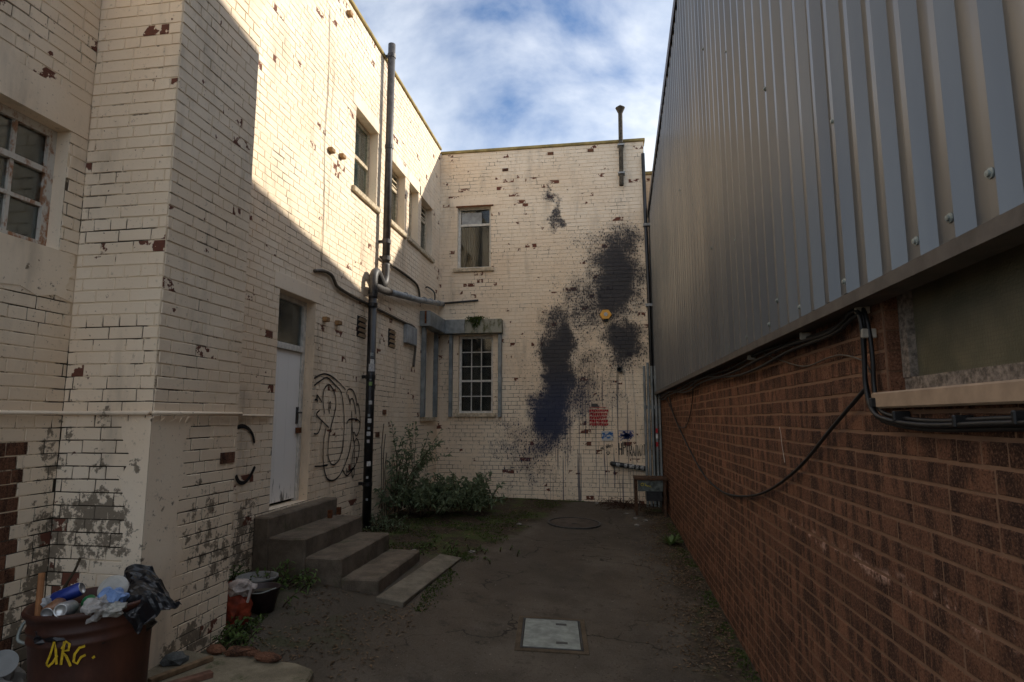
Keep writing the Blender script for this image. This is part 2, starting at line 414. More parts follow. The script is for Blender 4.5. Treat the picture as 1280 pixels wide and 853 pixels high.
def brick_verts(fr, s0, s1, a0, a1, r, gap=GAP, proud=PROUD, bev=.003):
    s0 += min(gap, .0046); s1 -= min(gap, .0046); a0 += gap; a1 -= gap
    d = proud + r.uniform(-.3, .3)*proud; j = lambda: r.uniform(-.0024, .0024)
    vs_ = []
    for (u, z) in ((s0, a0), (s1, a0), (s1, a1), (s0, a1)): vs_.append(fr.P(u+j(), -.002, z+j()+wav(u, z)))
    for (u, z) in ((s0+bev, a0+bev), (s1-bev, a0+bev), (s1-bev, a1-bev), (s0+bev, a1-bev)): vs_.append(fr.P(u+j(), d+j()*.6, z+j()+wav(u, z)))
    return vs_
BF = ((4, 5, 6, 7), (0, 1, 5, 4), (1, 2, 6, 5), (2, 3, 7, 6), (3, 0, 4, 7))
_unit = {}
def unit_brick(fr, k, mat):
    key = (tuple(fr.u), tuple(fr.n), k, mat.name)
    if key not in _unit:
        r = random.Random(k*31+5); f0 = Frame((0, 0, 0), fr.u, fr.n)
        vs_ = []
        j = lambda a: r.uniform(-a, a)
        for (u, z) in ((-.5, -.5), (.5, -.5), (.5, .5), (-.5, .5)): vs_.append(f0.P(u+j(.006), -.2, z+j(.02)))
        for (u, z) in ((-.486, -.455), (.486, -.455), (.486, .455), (-.486, .455)): vs_.append(f0.P(u+j(.006), 1+j(.12), z+j(.025)))
        me = bpy.data.meshes.new('brick'); me.from_pydata(vs_, [], BF)
        bm = bmesh.new(); bm.from_mesh(me); bmesh.ops.recalc_face_normals(bm, faces=bm.faces)
        if sum((f.normal.dot(fr.n) for f in bm.faces)) < 0: bmesh.ops.reverse_faces(bm, faces=bm.faces)
        bm.to_mesh(me); bm.free(); me.materials.append(mat); _unit[key] = me
    return _unit[key]
def lay_bricks(jobs, limit=300, GAP=GAP, PROUD=PROUD):
    """jobs: (frame, rects, parent, material function, hidden function); the bricks that show largest become objects, the rest one joined part per parent"""
    allb = []
    for ji, (fr, rects, parent, matf, hid) in enumerate(jobs):
        for q in rects:
            area = -1
            c = fr.P((q[0]+q[1])/2, 0, (q[2]+q[3])/2)
            ps = [seen(fr.P(u, 0, z)) for u in q[:2] for z in q[2:]]
            pc = seen(c)
            if pc and all(ps) and -15 < pc[0] < 1295 and -15 < pc[1] < 868 and not (hid and hid(c)):
                a, b, c_, d = ps[0], ps[1], ps[2], ps[3]
                area = abs((c_[0]-a[0])*(b[1]-a[1]) - (c_[1]-a[1])*(b[0]-a[0]))
            allb.append((area, ji, q))
    allb.sort(key=lambda t: -t[0])
    top = [b for b in allb[:limit] if b[0] > 0]; rest = allb[len(top):]
    r = random.Random(3)
    for area, ji, q in top:
        fr, rects, parent, matf, hid = jobs[ji]
        o = bpy.data.objects.new('brick', unit_brick(fr, r.randrange(6), matf(q)))
        link(o, parent); um, zm = (q[0]+q[1])/2, (q[2]+q[3])/2; o.location = fr.P(um, 0, zm+wav(um, zm)) - wloc(parent)
        sc = Vector((1, 1, 1)); du = (q[1]-q[0])-2*min(GAP, .0046); dz = (q[3]-q[2])-2*GAP; dn = PROUD + r.uniform(-.3, .3)*PROUD
        o.scale = tuple(abs(fr.u[i])*du + abs(fr.n[i])*dn + (dz if i == 2 else 0) for i in range(3))
        o.rotation_euler = fr.n * r.uniform(-.007, .007)
    groups = {}
    for area, ji, q in rest: groups.setdefault((id(jobs[ji][2]), jobs[ji][3](q).name), []).append((ji, q))
    for (pid, mname), lst in groups.items():
        mb = MB(); parent = jobs[lst[0][0]][2]
        for ji, q in lst:
            i = len(mb.v); mb.v += brick_verts(jobs[ji][0], *q, r, GAP, PROUD, .0025); mb.f += [tuple(i+k for k in f) for f in BF]
        mb.build('brick_courses', bpy.data.materials[mname], parent, kind='stuff')
def wall_sheet(mb, fr, u0, u1, z0, z1, ops, depth=.16, n=0, rev=None):
    """the mortar face of a wall with its openings cut out and their reveals"""
    us = sorted({u0, u1, *[o[0] for o in ops], *[o[1] for o in ops]}); zs = sorted({z0, z1, *[o[2] for o in ops], *[o[3] for o in ops]})
    us = [u for u in us if u0 <= u <= u1]; zs = [z for z in zs if z0 <= z <= z1]
    for a, b in zip(us, us[1:]):
        for c, d in zip(zs, zs[1:]):
            um, zm = (a+b)/2, (c+d)/2
            if any(o[0] < um < o[1] and o[2] < zm < o[3] for o in ops): continue
            mb.poly([fr.P(a, n, c), fr.P(b, n, c), fr.P(b, n, d), fr.P(a, n, d)])
    for (a, b, c, d, *k) in ops:
        dd = depth; mb_, mb = mb, (rev or mb)
        mb.poly([fr.P(a, n, c), fr.P(a, n, d), fr.P(a, -dd, d), fr.P(a, -dd, c)]); mb.poly([fr.P(b, n, c), fr.P(b, n, d), fr.P(b, -dd, d), fr.P(b, -dd, c)])
        mb.poly([fr.P(a, n, d), fr.P(b, n, d), fr.P(b, -dd, d), fr.P(a, -dd, d)]); mb.poly([fr.P(a, n, c), fr.P(b, n, c), fr.P(b, -dd, c), fr.P(a, -dd, c)]); mb = mb_

def window(parent, fr, u0, u1, z0, z1, cols, rows, mat, sill=True, n=-.11, fw=.05, bw=.022, name='window', curtain=None, silln=.05, glass=None, open_top=False):
    """cols / rows: inner bar positions as fractions"""
    f = MB()
    fr.box(f, u0, u1, n-.05, n, z1-fw, z1); fr.box(f, u0, u1, n-.05, n, z0, z0+fw)
    fr.box(f, u0, u0+fw, n-.052, n+.002, z0+fw, z1-fw); fr.box(f, u1-fw, u1, n-.052, n+.002, z0+fw, z1-fw)
    wn = f.build(name, mat, parent)
    iu0, iu1, iz0, iz1 = u0+fw, u1-fw, z0+fw, z1-fw
    cs = [0]+list(cols)+[1]; rs = [0]+[r if isinstance(r, tuple) else (r, bw) for r in rows]+[1]
    for c in cols:
        u = iu0+(iu1-iu0)*c; b = MB(); fr.box(b, u-bw/2, u+bw/2, n-.04, n-.006, iz0, iz1); b.build('glazing_bar', mat, wn)
    for q in rs[1:-1]:
        z = iz0+(iz1-iz0)*q[0]; b = MB(); fr.box(b, iu0, iu1, n-.043, n+.004 if q[1] > .03 else n-.003, z-q[1]/2, z+q[1]/2); b.build('glazing_bar', mat, wn)
    rz = [q[0] if isinstance(q, tuple) else q for q in rs]
    for a, b_ in zip(cs, cs[1:]):
        for c, d in zip(rz, rz[1:]):
            p = MB(); ua, ub = iu0+(iu1-iu0)*a, iu0+(iu1-iu0)*b_; za, zb = iz0+(iz1-iz0)*c, iz0+(iz1-iz0)*d
            t = rng.uniform(-.0015, .0015)
            fr.box(p, ua, ub, n-.026+t, n-.022+t, za, zb); p.build('pane', glass or GLASS, wn)
    if sill:
        s = MB(); fr.box(s, u0-.07, u1+.07, n-.04, silln, z0-.075, z0+.002); s.build('sill', STONE, wn, bevel=.008)
    rm = MB(); d0, d1 = n-.06, n-.75
    a, b_, c, d = u0-.1, u1+.1, z0-.1, z1+.1
    for q in ([(a,d1,c),(b_,d1,c),(b_,d1,d),(a,d1,d)], [(a,d0,c),(a,d1,c),(a,d1,d),(a,d0,d)], [(b_,d0,c),(b_,d1,c),(b_,d1,d),(b_,d0,d)], [(a,d0,d),(b_,d0,d),(b_,d1,d),(a,d1,d)], [(a,d0,c),(b_,d0,c),(b_,d1,c),(a,d1,c)]):
        rm.poly([fr.P(*t) for t in q])
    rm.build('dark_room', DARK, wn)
    if curtain:
        cu = MB(); a, b_, mat_c = curtain; m_ = 40
        ps = [(u0+(u1-u0)*(a+(b_-a)*i/m_), n-.16+.025*math.sin(i*1.15)+.012*math.sin(i*.41)) for i in range(m_+1)]
        for (p, q), (p2, q2) in zip(ps, ps[1:]): cu.poly([fr.P(p, q, z0), fr.P(p2, q2, z0), fr.P(p2, q2, z1), fr.P(p, q, z1)])
        cu.build('curtain', mat_c, wn, smooth=True)
    return wn

# ------------------------------------------------------------------ ground
def lerp_tab(x, xs, ys):
    if x <= xs[0]: return ys[0]
    for a, b, c, d in zip(xs, xs[1:], ys, ys[1:]):
        if x <= b: return c + (d-c)*(x-a)/(b-a)
    return ys[-1]
def ground_z(X, Y, rough=True):
    Xc = max(-4.5, min(3, X)); Yc = max(-6, min(13, Y)); t = 1.02 - Xc
    near = .04*t if t < 1.9 else .076 + .128*(t-1.9); far = .025*t
    k = max(0, min(1, (Yc-5.4)/5.0))
    z = .033*(Yc-4) + near*(1-k) + far*k
    if rough: z += .010*mn.noise(Vector((X*.8, Y*.8, 0))) + .004*mn.noise(Vector((X*3, Y*3, 4)))
    return z
def axis(fine0, fine1, stp, far):
    a = []; v = fine0
    while v < fine1+1e-6: a.append(v); v += stp
    d = stp; lo, hi = a[0], a[-1]
    left, right = [], []
    while hi < far: d *= 1.5; hi += d; right.append(hi)
    d = stp
    while lo > -far: d *= 1.5; lo -= d; left.insert(0, lo)
    return left + a + right
gx, gy = axis(-3.6, 1.6, .1, 300), axis(0, 12.6, .1, 300)
mb = MB(); mb.v = [Vector((X, Y, ground_z(X, Y))) for Y in gy for X in gx]
W_ = len(gx); mb.f = [(j*W_+i, j*W_+i+1, (j+1)*W_+i+1, (j+1)*W_+i) for j in range(len(gy)-1) for i in range(W_-1)]
m = Mat('worn asphalt with soil and moss edges', .9, .2)
x, y, z = m.xyz()
a = m.noise(2.2, 7, .65); g = m.noise(130, 3, .75); g2 = m.noise(45, 3, .6)
asp = m.mix(m.step(a, .3, .7), (.072, .059, .044), (.128, .106, .082))
asp = m.mix(m.math('MULTIPLY', m.step(m.noise(.8, 5, .6, m.vec(1, .6, 1)), .45, .6), .5), asp, (.092, .069, .048))
asp = m.mix(m.math('MULTIPLY', m.step(g, .52, .70), .55), asp, (.20, .172, .14))
asp = m.mix(m.math('MULTIPLY', m.step(g2, .60, .68), .6), asp, (.035, .028, .022))
asp = m.mix(m.math('MULTIPLY', m.step(m.noise(4, 8, .7), .56, .64), .6), asp, (.050, .041, .032))
vo = m.n('ShaderNodeTexVoronoi', feature='DISTANCE_TO_EDGE'); vo.inputs['Scale'].default_value = .55; wv = m.n('ShaderNodeVectorMath', operation='ADD'); m.nt.links.new(m.pos(), wv.inputs[0]); nz = m.n('ShaderNodeTexNoise'); nz.inputs['Scale'].default_value = 2.5; nz.inputs['Detail'].default_value = 6; m.nt.links.new(m.pos(), nz.inputs['Vector']); m.nt.links.new(nz.outputs['Color'], wv.inputs[1]); m.nt.links.new(wv.outputs[0], vo.inputs['Vector'])
crk = m.math('MULTIPLY', m.step(vo.outputs['Distance'], .010, .003), m.step(m.noise(1.3, 4), .46, .56))
asp = m.mix(m.math('MULTIPLY', crk, .8), asp, (.020, .016, .012))
asp = m.mix(m.math('MULTIPLY', m.step(m.noise(.55, 3, .5, m.vec(1, .5, 1, (3, 1, 0))), .52, .56), .35), asp, (.058, .048, .038))
# soil bed against the left wall, leaf mould along the right wall
wob = m.math('MULTIPLY', m.math('SUBTRACT', m.noise(1.8, 6, .65), .5), 1.1)
bed = m.math('ADD', m.math('ADD', m.math('MULTIPLY', x, -1), m.math('MULTIPLY', y, .22)), wob)
edge_l = m.math('SUBTRACT', bed, 3.08)
bedm = m.math('MULTIPLY', m.step(edge_l, -.12, .12), m.step(y, 6.3, 6.9))
yard = m.math('MULTIPLY', m.step(m.math('ADD', x, m.math('MULTIPLY', wob, .6)), -1.55, -1.85), m.step(y, 6.4, 6.0))
rim = m.step(m.math('ADD', m.math('ADD', x, wob), m.math('MULTIPLY', y, .0)), .52, .82)
soil = m.mix(m.step(m.noise(22, 6, .7), .4, .65), (.035, .025, .016), (.085, .062, .040))
moss = m.mix(m.noise(40, 4), (.036, .052, .014), (.085, .110, .030))
mossk = m.step(m.noise(2.8, 7, .68), .48, .60)
c = m.mix(bedm, asp, m.mix(m.math('MULTIPLY', mossk, .85), soil, moss))
c = m.mix(m.math('MULTIPLY', yard, .8), c, m.mix(m.math('MULTIPLY', m.step(m.noise(2.0, 7, .7), .50, .66), .75), (.078, .064, .048), (.046, .055, .020)))
c = m.mix(m.math('MULTIPLY', rim, .9), c, m.mix(m.math('MULTIPLY', m.step(m.noise(3.5, 7, .7), .52, .62), .7), soil, moss))
# grey-brown country beyond the yard
m.color(c); m.bump(m.math('ADD', m.math('MULTIPLY', g, .7), m.math('ADD', g2, m.math('MULTIPLY', a, .6))), .75, .012)
GROUND = m.m
tag(mb.build('ground', GROUND, smooth=True, recalc=False), kind='structure')

# ------------------------------------------------------------------ left building
LB = thing('painted_brick_building', 'long two storey cream painted brick building with chimney breast and white door', 'building', (XL, 5, 0))
ZT = 7.2
W1, W2, W3, W4 = (7.14, 7.92, snap(4.78), snap(5.9)), (8.52, 9.16, snap(4.78), snap(5.78)), (9.38, 9.88, snap(4.78), snap(5.78)), (10.06, 10.76, snap(4.78), snap(5.78))
NW = (1.92, 3.02, 2.775, 3.525); DR = (5.48, 6.24, .9, 3.075); W5 = (10.30, 10.98, 1.8, 3.375)
ops_l = [NW, DR, W1, W2, W3, W4, W5]
mb = MB(); rv_ = MB(); wall_sheet(mb, FL, .5, YB, -.6, ZT, ops_l, .17, rev=rv_)
lwall = mb.build('wall', P_JOINT, LB); rv_.build('reveals', P_FLAT, lwall, recalc=False, kind='stuff')
bd = MB(); bd.poly([(XL, .5, ZT), (XL, YB, ZT), (-9, YB, ZT), (-9, .5, ZT)]); bd.poly([(XL, .5, -.6), (XL, .5, ZT), (-9, .5, ZT), (-9, .5, -.6)]); bd.poly([(-9, .5, -.6), (-9, .5, ZT), (-9, YB, ZT), (-9, YB, -.6)]); bd.poly([(XL, YB+.02, -.6), (XL, YB+.02, ZT), (-9, YB+.02, ZT), (-9, YB+.02, -.6)])
bd.build('roof', COPING, LB, recalc=False)
cp = MB(); cp.box((XL-.25, .5, ZT+.002), (XL+.035, YB-.04, ZT+.055)); cp.build('coping', COPING, LB, bevel=.01)
# chimney breast
br = MB()
wall_sheet(br, FA, XL, PX, -.6, ZT, []); wall_sheet(br, FP, PY0, PY1, -.6, ZT, []); wall_sheet(br, FC, XL, PX, -.6, ZT, [])
br.poly([(XL, PY0, ZT), (PX, PY0, ZT), (PX, PY1, ZT), (XL, PY1, ZT)])
breast = br.build('chimney_breast', P_JOINT, LB)
def paint_of(q): return P_FACE
def left_mat(q):                   # the patch of bare brick low on the near wall
    u, zc = (q[0]+q[1])/2, (q[2]+q[3])/2
    if u < 2.925 + .03*math.sin(q[2]*37) and .55 < zc < 1.64: return BRICK_BARE
    return P_FACE
rl = brick_rects(.5, PY0, -.3, ZT, ops_l, 1) + brick_rects(PY1, YB, -.3, ZT, ops_l, 1)
# render patches cover the brickwork where they lie
REND = (PY0, 3.47, .1, 1.775)
_s = []
for q in rl:
    ub = 2.925 + .03*math.sin(q[2]*37)
    if .55 < q[2] < 1.6 and q[0] < ub-.02 and q[1] > ub+.02: _s += [(q[0], ub-.003, q[2], q[3]), (ub-.003, q[1], q[2], q[3])]
    else: _s.append(q)
rl = _s
ra = brick_rects(XL+.004, PX+.001, .0, ZT, [], 11); rb = brick_rects(PY0, PY1, .0, ZT, [], 12); rc_ = brick_rects(XL, PX, .0, ZT, [], 13)
LINT = (1.6, 3.149, 3.525, 3.75); LSILL = (1.6, 3.1, 2.5, 2.775)
hide_l = lambda c: PY0-.02 < c.y < 4.88 or c.y < 2.6
hide_a = lambda c: False
lay_bricks([(FL, rl, lwall, left_mat, hide_l), (FA, ra, breast, paint_of, hide_a), (FP, rb, breast, paint_of, hide_a), (FC, rc_, breast, paint_of, lambda c: True)])
def jag_patch(name, fr, u0, u1, z0, z1, parent, ju=(.05, .05), jz=(.03, .03), n=.0085, seed=0):
    """a skim of render with a ragged edge, laid over the brick faces"""
    r_ = random.Random(seed); N_ = 14; top, bot, lf_, rt_ = [], [], [], []
    for i in range(N_+1):
        t = i/N_; top.append((u0+(u1-u0)*t, z1-r_.uniform(0, jz[1]))); bot.append((u0+(u1-u0)*t, z0+r_.uniform(0, jz[0])))
    for i in range(1, N_):
        t = i/N_; rt_.append((u1-r_.uniform(0, ju[1]), z0+(z1-z0)*t)); lf_.append((u0+r_.uniform(0, ju[0]), z1-(z1-z0)*t))
    loop = bot + rt_ + top[::-1] + lf_; h_ = MB(); m_ = len(loop)
    h_.poly([fr.P(u, n, z) for u, z in loop]); h_.v += [fr.P(u, -.002, z) for u, z in loop]
    for i in range(m_): h_.f.append((i, (i+1) % m_, m_+(i+1) % m_, m_+i))
    return h_.build(name, P_FLAT, parent, recalc=False)
jag_patch('render_patch', FP, PY0-.0085, 3.50, .1, 1.79, breast, (0, .10), (0, .04), seed=1)
jag_patch('render_patch', FA, PX-.19, PX+.0085, .1, 1.79, breast, (.08, 0), (0, .04), seed=2)
h = MB(); h.box((PX-.02, PY0-.0092, .1), (PX+.0092, PY0+.02, 1.765)); h.build('corner_bead', P_FLAT, breast, bevel=.004)
jag_patch('lintel', FL, LINT[0], LINT[1]-.015, LINT[2]+.001, LINT[3]+.03, lwall, (0, .0), (0, .04), seed=3)
jag_patch('sill_render', FL, LSILL[0], LSILL[1]+.03, LSILL[2]-.03, LSILL[3]-.002, lwall, (0, .05), (.05, 0), seed=4)
for o in (DR, W1, W2, W3, W4):
    lp = MB(); FL.box(lp, o[0]-.12, o[1]+.12, -.05, .0105, o[3]+.001, o[3]+.165); lp.build('lintel', P_FLAT, lwall, bevel=.004)
# windows
nwin = window(LB, FL, *NW, [.2, .4, .6, .8], [1/3, (2/3, .034)], RUSTW, sill=False, n=-.09, fw=.05)
w1 = window(LB, FL, *W1, [], [(.5, .05)], STONE, n=-.12, curtain=(0, 1, CURTAIN))
w2 = window(LB, FL, *W2, [], [(.72, .05), (.8, .02), (.9, .02)], STONE, n=-.12, curtain=(0, .8, CURTAIN))
w3 = window(LB, FL, *W3, [], [], STONE, n=-.12, curtain=(0, 1, CURTAIN))
w4 = window(LB, FL, *W4, [], [(.72, .05), (.8, .02), (.9, .02)], STONE, n=-.12, curtain=(0, .6, CURTAIN))
w5 = window(LB, FL, *W5, [.33, .67], [.2, (.4, .035), .6, .8], WHITE, n=-.13, fw=.055)
# door
d0, d1, dz0, dz1 = DR
f = MB(); n0 = -.10
FL.box(f, d0, d0+.045, n0-.06, n0, dz0, dz1); FL.box(f, d1-.06, d1, n0-.06, n0, dz0, dz1); FL.box(f, d0+.045, d1-.06, n0-.06, n0, dz1-.05, dz1); FL.box(f, d0+.045, d1-.06, n0-.06, n0+.012, 2.50, 2.565)
door = f.build('door', WHITE, LB, bevel=.004)
lf = MB(); FL.box(lf, d0+.05, d1-.066, n0-.05, n0-.018, dz0+.03, 2.496); lf.build('leaf', DOORW, door, bevel=.003)
for u in (.24, .48):
    lf = MB(); FL.box(lf, d0+.05+u*.82, d0+.056+u*.82, n0-.03, n0-.0172, dz0+.05, 2.48); lf.build('board_seam', DOORW, door)
lf = MB(); FL.box(lf, d0+.046, d1-.062, n0-.035, n0-.03, 2.566, dz1-.05); lf.build('transom_pane', GLASS, door)
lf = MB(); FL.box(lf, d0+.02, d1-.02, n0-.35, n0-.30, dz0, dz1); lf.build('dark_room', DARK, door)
hd = MB(); FL.box(hd, d1-.115, d1-.075, n0-.018, n0-.008, 1.72, 1.90); hd.tube([FL.P(d1-.095, n0-.008, 1.84), FL.P(d1-.095, n0+.04, 1.84), FL.P(d1-.16, n0+.045, 1.84)], .009, 8); hd.build('handle', TARNISH, door)
hd = MB(); FL.box(hd, d1-.11, d1-.03, n0-.015, n0+.014, 1.62, 1.68); hd.build('hasp', RUST, door)
# vents, meter box, stubs
for i, u in enumerate((7.39, 8.55)):
    v = MB(); FL.box(v, u, u+.27, .002, .012, 2.85, 3.13); vo = v.build('vent_grille', SPRAY, LB)
    for k in range(4):
        s = MB(); z0 = 2.858+k*.07; s.poly([FL.P(u+.01, .014, z0), FL.P(u+.26, .014, z0), FL.P(u+.26, .040, z0+.030), FL.P(u+.01, .040, z0+.030)]); s.poly([FL.P(u+.01, .014, z0+.005), FL.P(u+.26, .014, z0+.005), FL.P(u+.26, .040, z0+.036), FL.P(u+.01, .040, z0+.036)])
        s.build('slat', P_FLAT, vo, recalc=False)
v = MB(); FL.box(v, 9.24, 9.76, .002, .07, 3.0, 3.30); v.build('meter_box', PIPE_L, LB, bevel=.006)
for (u, z) in ((6.45, 2.92), (6.78, 2.93), (6.42, 4.97), (6.72, 5.03), (6.77, 7.0)):
    v = MB(); FL.box(v, u-.045, u+.045, 0, .06, z-.026, z+.026); v.build('brick_stub', simple('ochre brick stub', (.30, .18, .085), .9) if u == 6.45 else bpy.data.materials['ochre brick stub'], LB, bevel=.005)
for (u, z) in ((8.47, 1.87), (8.22, 1.55)):
    v = MB(); FL.box(v, u-.07, u+.07, .001, .013, z-.035, z+.035); v.build('bare_brick', BRICK_BARE, LB)
v = MB(); FP.box(v, 3.80, 3.955, .001, .012, 1.47, 1.545); v.build('bare_brick', BRICK_BARE, LB)
# black spray lettering and scrawls on the wall
def ribbon(mb, fr, pts, wd, n=.0125, sm=5):
    ps = [Vector((p[0], 0, p[1])) for p in pts]
    if sm and len(ps) > 2: ps = spline(ps, sm)
    L = []
    for i, p in enumerate(ps):
        t = (ps[min(i+1, len(ps)-1)]-ps[max(i-1, 0)]); t = t.normalized() if t.length else Vector((1, 0, 0)); q = Vector((-t.z, 0, t.x))
        ww = wd*(.8+.35*mn.noise(p*3.0)) * (1 if 0 < i < len(ps)-1 or not sm else .6)
        L.append((p+q*ww/2, p-q*ww/2))
    for (a, b), (c, d) in zip(L, L[1:]):
        mb.poly([fr.P(a.x, n, a.z), fr.P(b.x, n, b.z), fr.P(d.x, n, d.z), fr.P(c.x, n, c.z)])
TAG = [
 [(6.25,2.22),(6.40,2.27),(6.53,2.29),(6.70,2.27),(6.90,2.21),(7.10,2.13)],
 [(6.26,2.14),(6.40,2.20),(6.57,2.25),(6.76,2.19),(6.95,2.11),(7.02,2.00),(7.07,1.83),(7.09,1.66),(7.07,1.43),(7.03,1.35),(6.96,1.27),(6.83,1.23),(6.73,1.27),(6.67,1.37),(6.68,1.55),(6.73,1.69),(6.80,1.83),(6.83,1.94),(6.80,2.06),(6.71,2.14),(6.62,2.17),(6.53,2.13),(6.49,2.05),(6.50,1.94),(6.55,1.83)],
 [(6.68,1.83),(6.65,1.89),(6.66,1.96),(6.69,1.96),(6.69,1.89)],
 [(6.59,1.67),(6.55,1.52),(6.55,1.36),(6.59,1.20),(6.67,1.09),(6.79,1.05),(6.92,1.06),(7.05,1.12),(7.16,1.22),(7.26,1.35),(7.31,1.49),(7.32,1.67)],
 [(6.29,1.98),(6.33,1.99),(6.36,1.97),(6.34,2.04),(6.47,1.96)], [(6.42,1.87),(6.35,1.82),(6.51,1.74),(6.67,1.67)], [(6.48,1.76),(6.45,1.67),(6.39,1.61),(6.30,1.61)],
 [(7.12,2.07),(7.15,2.13),(7.22,2.15),(7.32,2.13),(7.41,2.05),(7.45,1.96)], [(7.16,2.08),(7.21,2.02),(7.25,1.96),(7.25,2.01),(7.31,2.03),(7.37,1.97),(7.41,1.90),(7.43,1.83)],
 [(7.45,1.94),(7.49,1.97),(7.53,1.91),(7.57,1.80),(7.58,1.70),(7.55,1.61),(7.46,1.55),(7.40,1.60),(7.36,1.57),(7.41,1.47),(7.48,1.52),(7.57,1.43),(7.56,1.30),(7.47,1.18),(7.32,1.10),(7.20,1.07),(7.09,1.15)],
 [(7.16,1.71),(7.22,1.76),(7.35,1.77),(7.49,1.76),(7.59,1.72)], [(7.30,1.87),(7.32,1.70),(7.36,1.58),(7.43,1.42),(7.39,1.36),(7.36,1.21),(7.37,1.08),(7.40,1.03),(7.44,1.09),(7.42,1.26),(7.44,1.38)],
 [(7.20,1.07),(7.21,1.16),(7.24,1.11),(7.45,1.16)], [(6.35,1.25),(6.50,1.24),(6.68,1.24)]]
for s in TAG:
    g_ = MB(); ribbon(g_, FL, s, .024); tag(g_.build('graffiti', SPRAY, LB, recalc=False), 'looping black outline graffiti beside the white door')
for s in ([(4.88,1.70),(4.96,1.71),(5.05,1.685),(5.12,1.63),(5.16,1.55)], [(4.90,1.285),(4.95,1.225),(5.03,1.21),(5.11,1.25),(5.19,1.34)]):
    g_ = MB(); ribbon(g_, FL, s, .045); tag(g_.build('graffiti', SPRAY, LB, recalc=False), 'black curved spray stroke near the door')
# cracks in the paint
for s, wd in (([(6.26, 6.75), (6.29, 6.2), (6.30, 5.6), (6.27, 5.1), (6.31, 4.5), (6.33, 4.0), (6.31, 3.5)], .016), ([(6.42, 6.3), (6.45, 5.9), (6.41, 5.4), (6.46, 4.9), (6.42, 4.4), (6.47, 4.0)], .007), ([(6.40, 2.85), (6.42, 2.6), (6.40, 2.3)], .006)):
    ck = MB(); ribbon(ck, FL, s, wd, sm=3); ck.build('crack_line', CABLE_T, LB, recalc=False)
# corner shutter housing over the ground floor windows
sh = thing('shutter_housing', 'grey sheet metal shutter box wrapping the corner above two barred windows', 'shutter box', (XL, YB, 3.4))
def sheet_box(mb, a, b): mb.box(a, b)
h = MB(); h.box((XL+.008, 10.08, 3.40), (XL+.20, YB-.19, 3.67)); h.build('side_box', GALV, sh, bevel=.006)
h = MB(); h.box((XL+.008, YB-.188, 3.40), (-2.62, YB-.008, 3.672)); h.build('corner_box', GALV, sh, bevel=.006)
h = MB(); h.box((-2.618, YB-.185, 3.40), (-1.9, YB-.008, 3.67)); h.build('front_box', GALV_M, sh, bevel=.006)
h = MB(); h.box((XL+.10, 10.072, 3.44), (XL+.135, 10.082, 3.665)); h.build('rust_strap', RUST, sh)
for (a, b) in (((XL+.008, 10.20, 1.80), (XL+.085, 10.27, 3.398)), ((XL+.008, 10.99, 1.80), (XL+.085, 11.05, 3.398)), ((-2.95, YB-.085, 1.80), (-2.885, YB-.008, 3.398)), ((-1.985, YB-.085, 1.80), (-1.92, YB-.008, 3.398))):
    h = MB(); h.box(a, b); h.build('guide_rail', GALV, sh, bevel=.004)

# ------------------------------------------------------------------ back building
BB = thing('rear_brick_building', 'cream painted brick end block with sprayed dark paint cloud closing the yard', 'building', (-1.2, YB, 0))
BX = .86; ZB = 7.125
UW, LW = (-2.83, -2.15, snap(4.75), snap(5.98)), (-2.78, -2.10, snap(1.86), snap(3.36))
mb = MB(); rv_ = MB(); wall_sheet(mb, FB, XL, BX, -.6, ZB, [UW, LW], .14, rev=rv_)
bwall = mb.build('wall', P_JOINT_M, BB); rv_.build('reveals', P_FLAT, bwall, recalc=False, kind='stuff')
bd = MB(); bd.poly([(BX, YB, -.6), (BX, YB, ZB), (BX, 18, ZB), (BX, 18, -.6)]); bd.poly([(-9, YB, ZB), (BX, YB, ZB), (BX, 18, ZB), (-9, 18, ZB)]); bd.poly([(-9, 18, -.6), (BX, 18, -.6), (BX, 18, ZB), (-9, 18, ZB)])
bd.build('side_and_roof', P_FLAT, BB, recalc=False)
lay_bricks([(FB, brick_rects(XL, BX, .0, ZB, [UW, LW], 21), bwall, lambda q: P_MURAL, lambda c: c.x < -3.1)])
cp = MB(); cp.box((XL+.01, YB-.035, ZB+.002), (BX+.03, YB+.25, ZB+.06)); cp.build('coping', COPING, BB, bevel=.01)
lp = MB(); FB.box(lp, -3.0, -2.0, -.05, .0105, UW[3]+.001, UW[3]+.16); lp.build('lintel', P_FLAT, bwall, bevel=.004)
lp = MB(); FB.box(lp, -2.86, -2.10, .002, .016, UW[3]-.02, UW[3]+.012); lp.build('rusty_lintel_edge', RUST, bwall)
uw = window(BB, FB, *UW, [], [(.73, .045)], WHITE, n=-.09, fw=.045, curtain=(.15, .62, simple('brown blind', (.075, .058, .042), .9, .1, 0, .15, 4, 0)))
b_ = MB(); FB.box(b_, -2.77, -2.36, -.112, -.108, 5.66, 5.90); b_.build('vent_panel', PIPE_L, uw)
lw = window(BB, FB, *LW, [.33, .66], [.2, (.41, .038), .61, .81], WHITE, n=-.09, fw=.045, silln=.055, bw=.016)
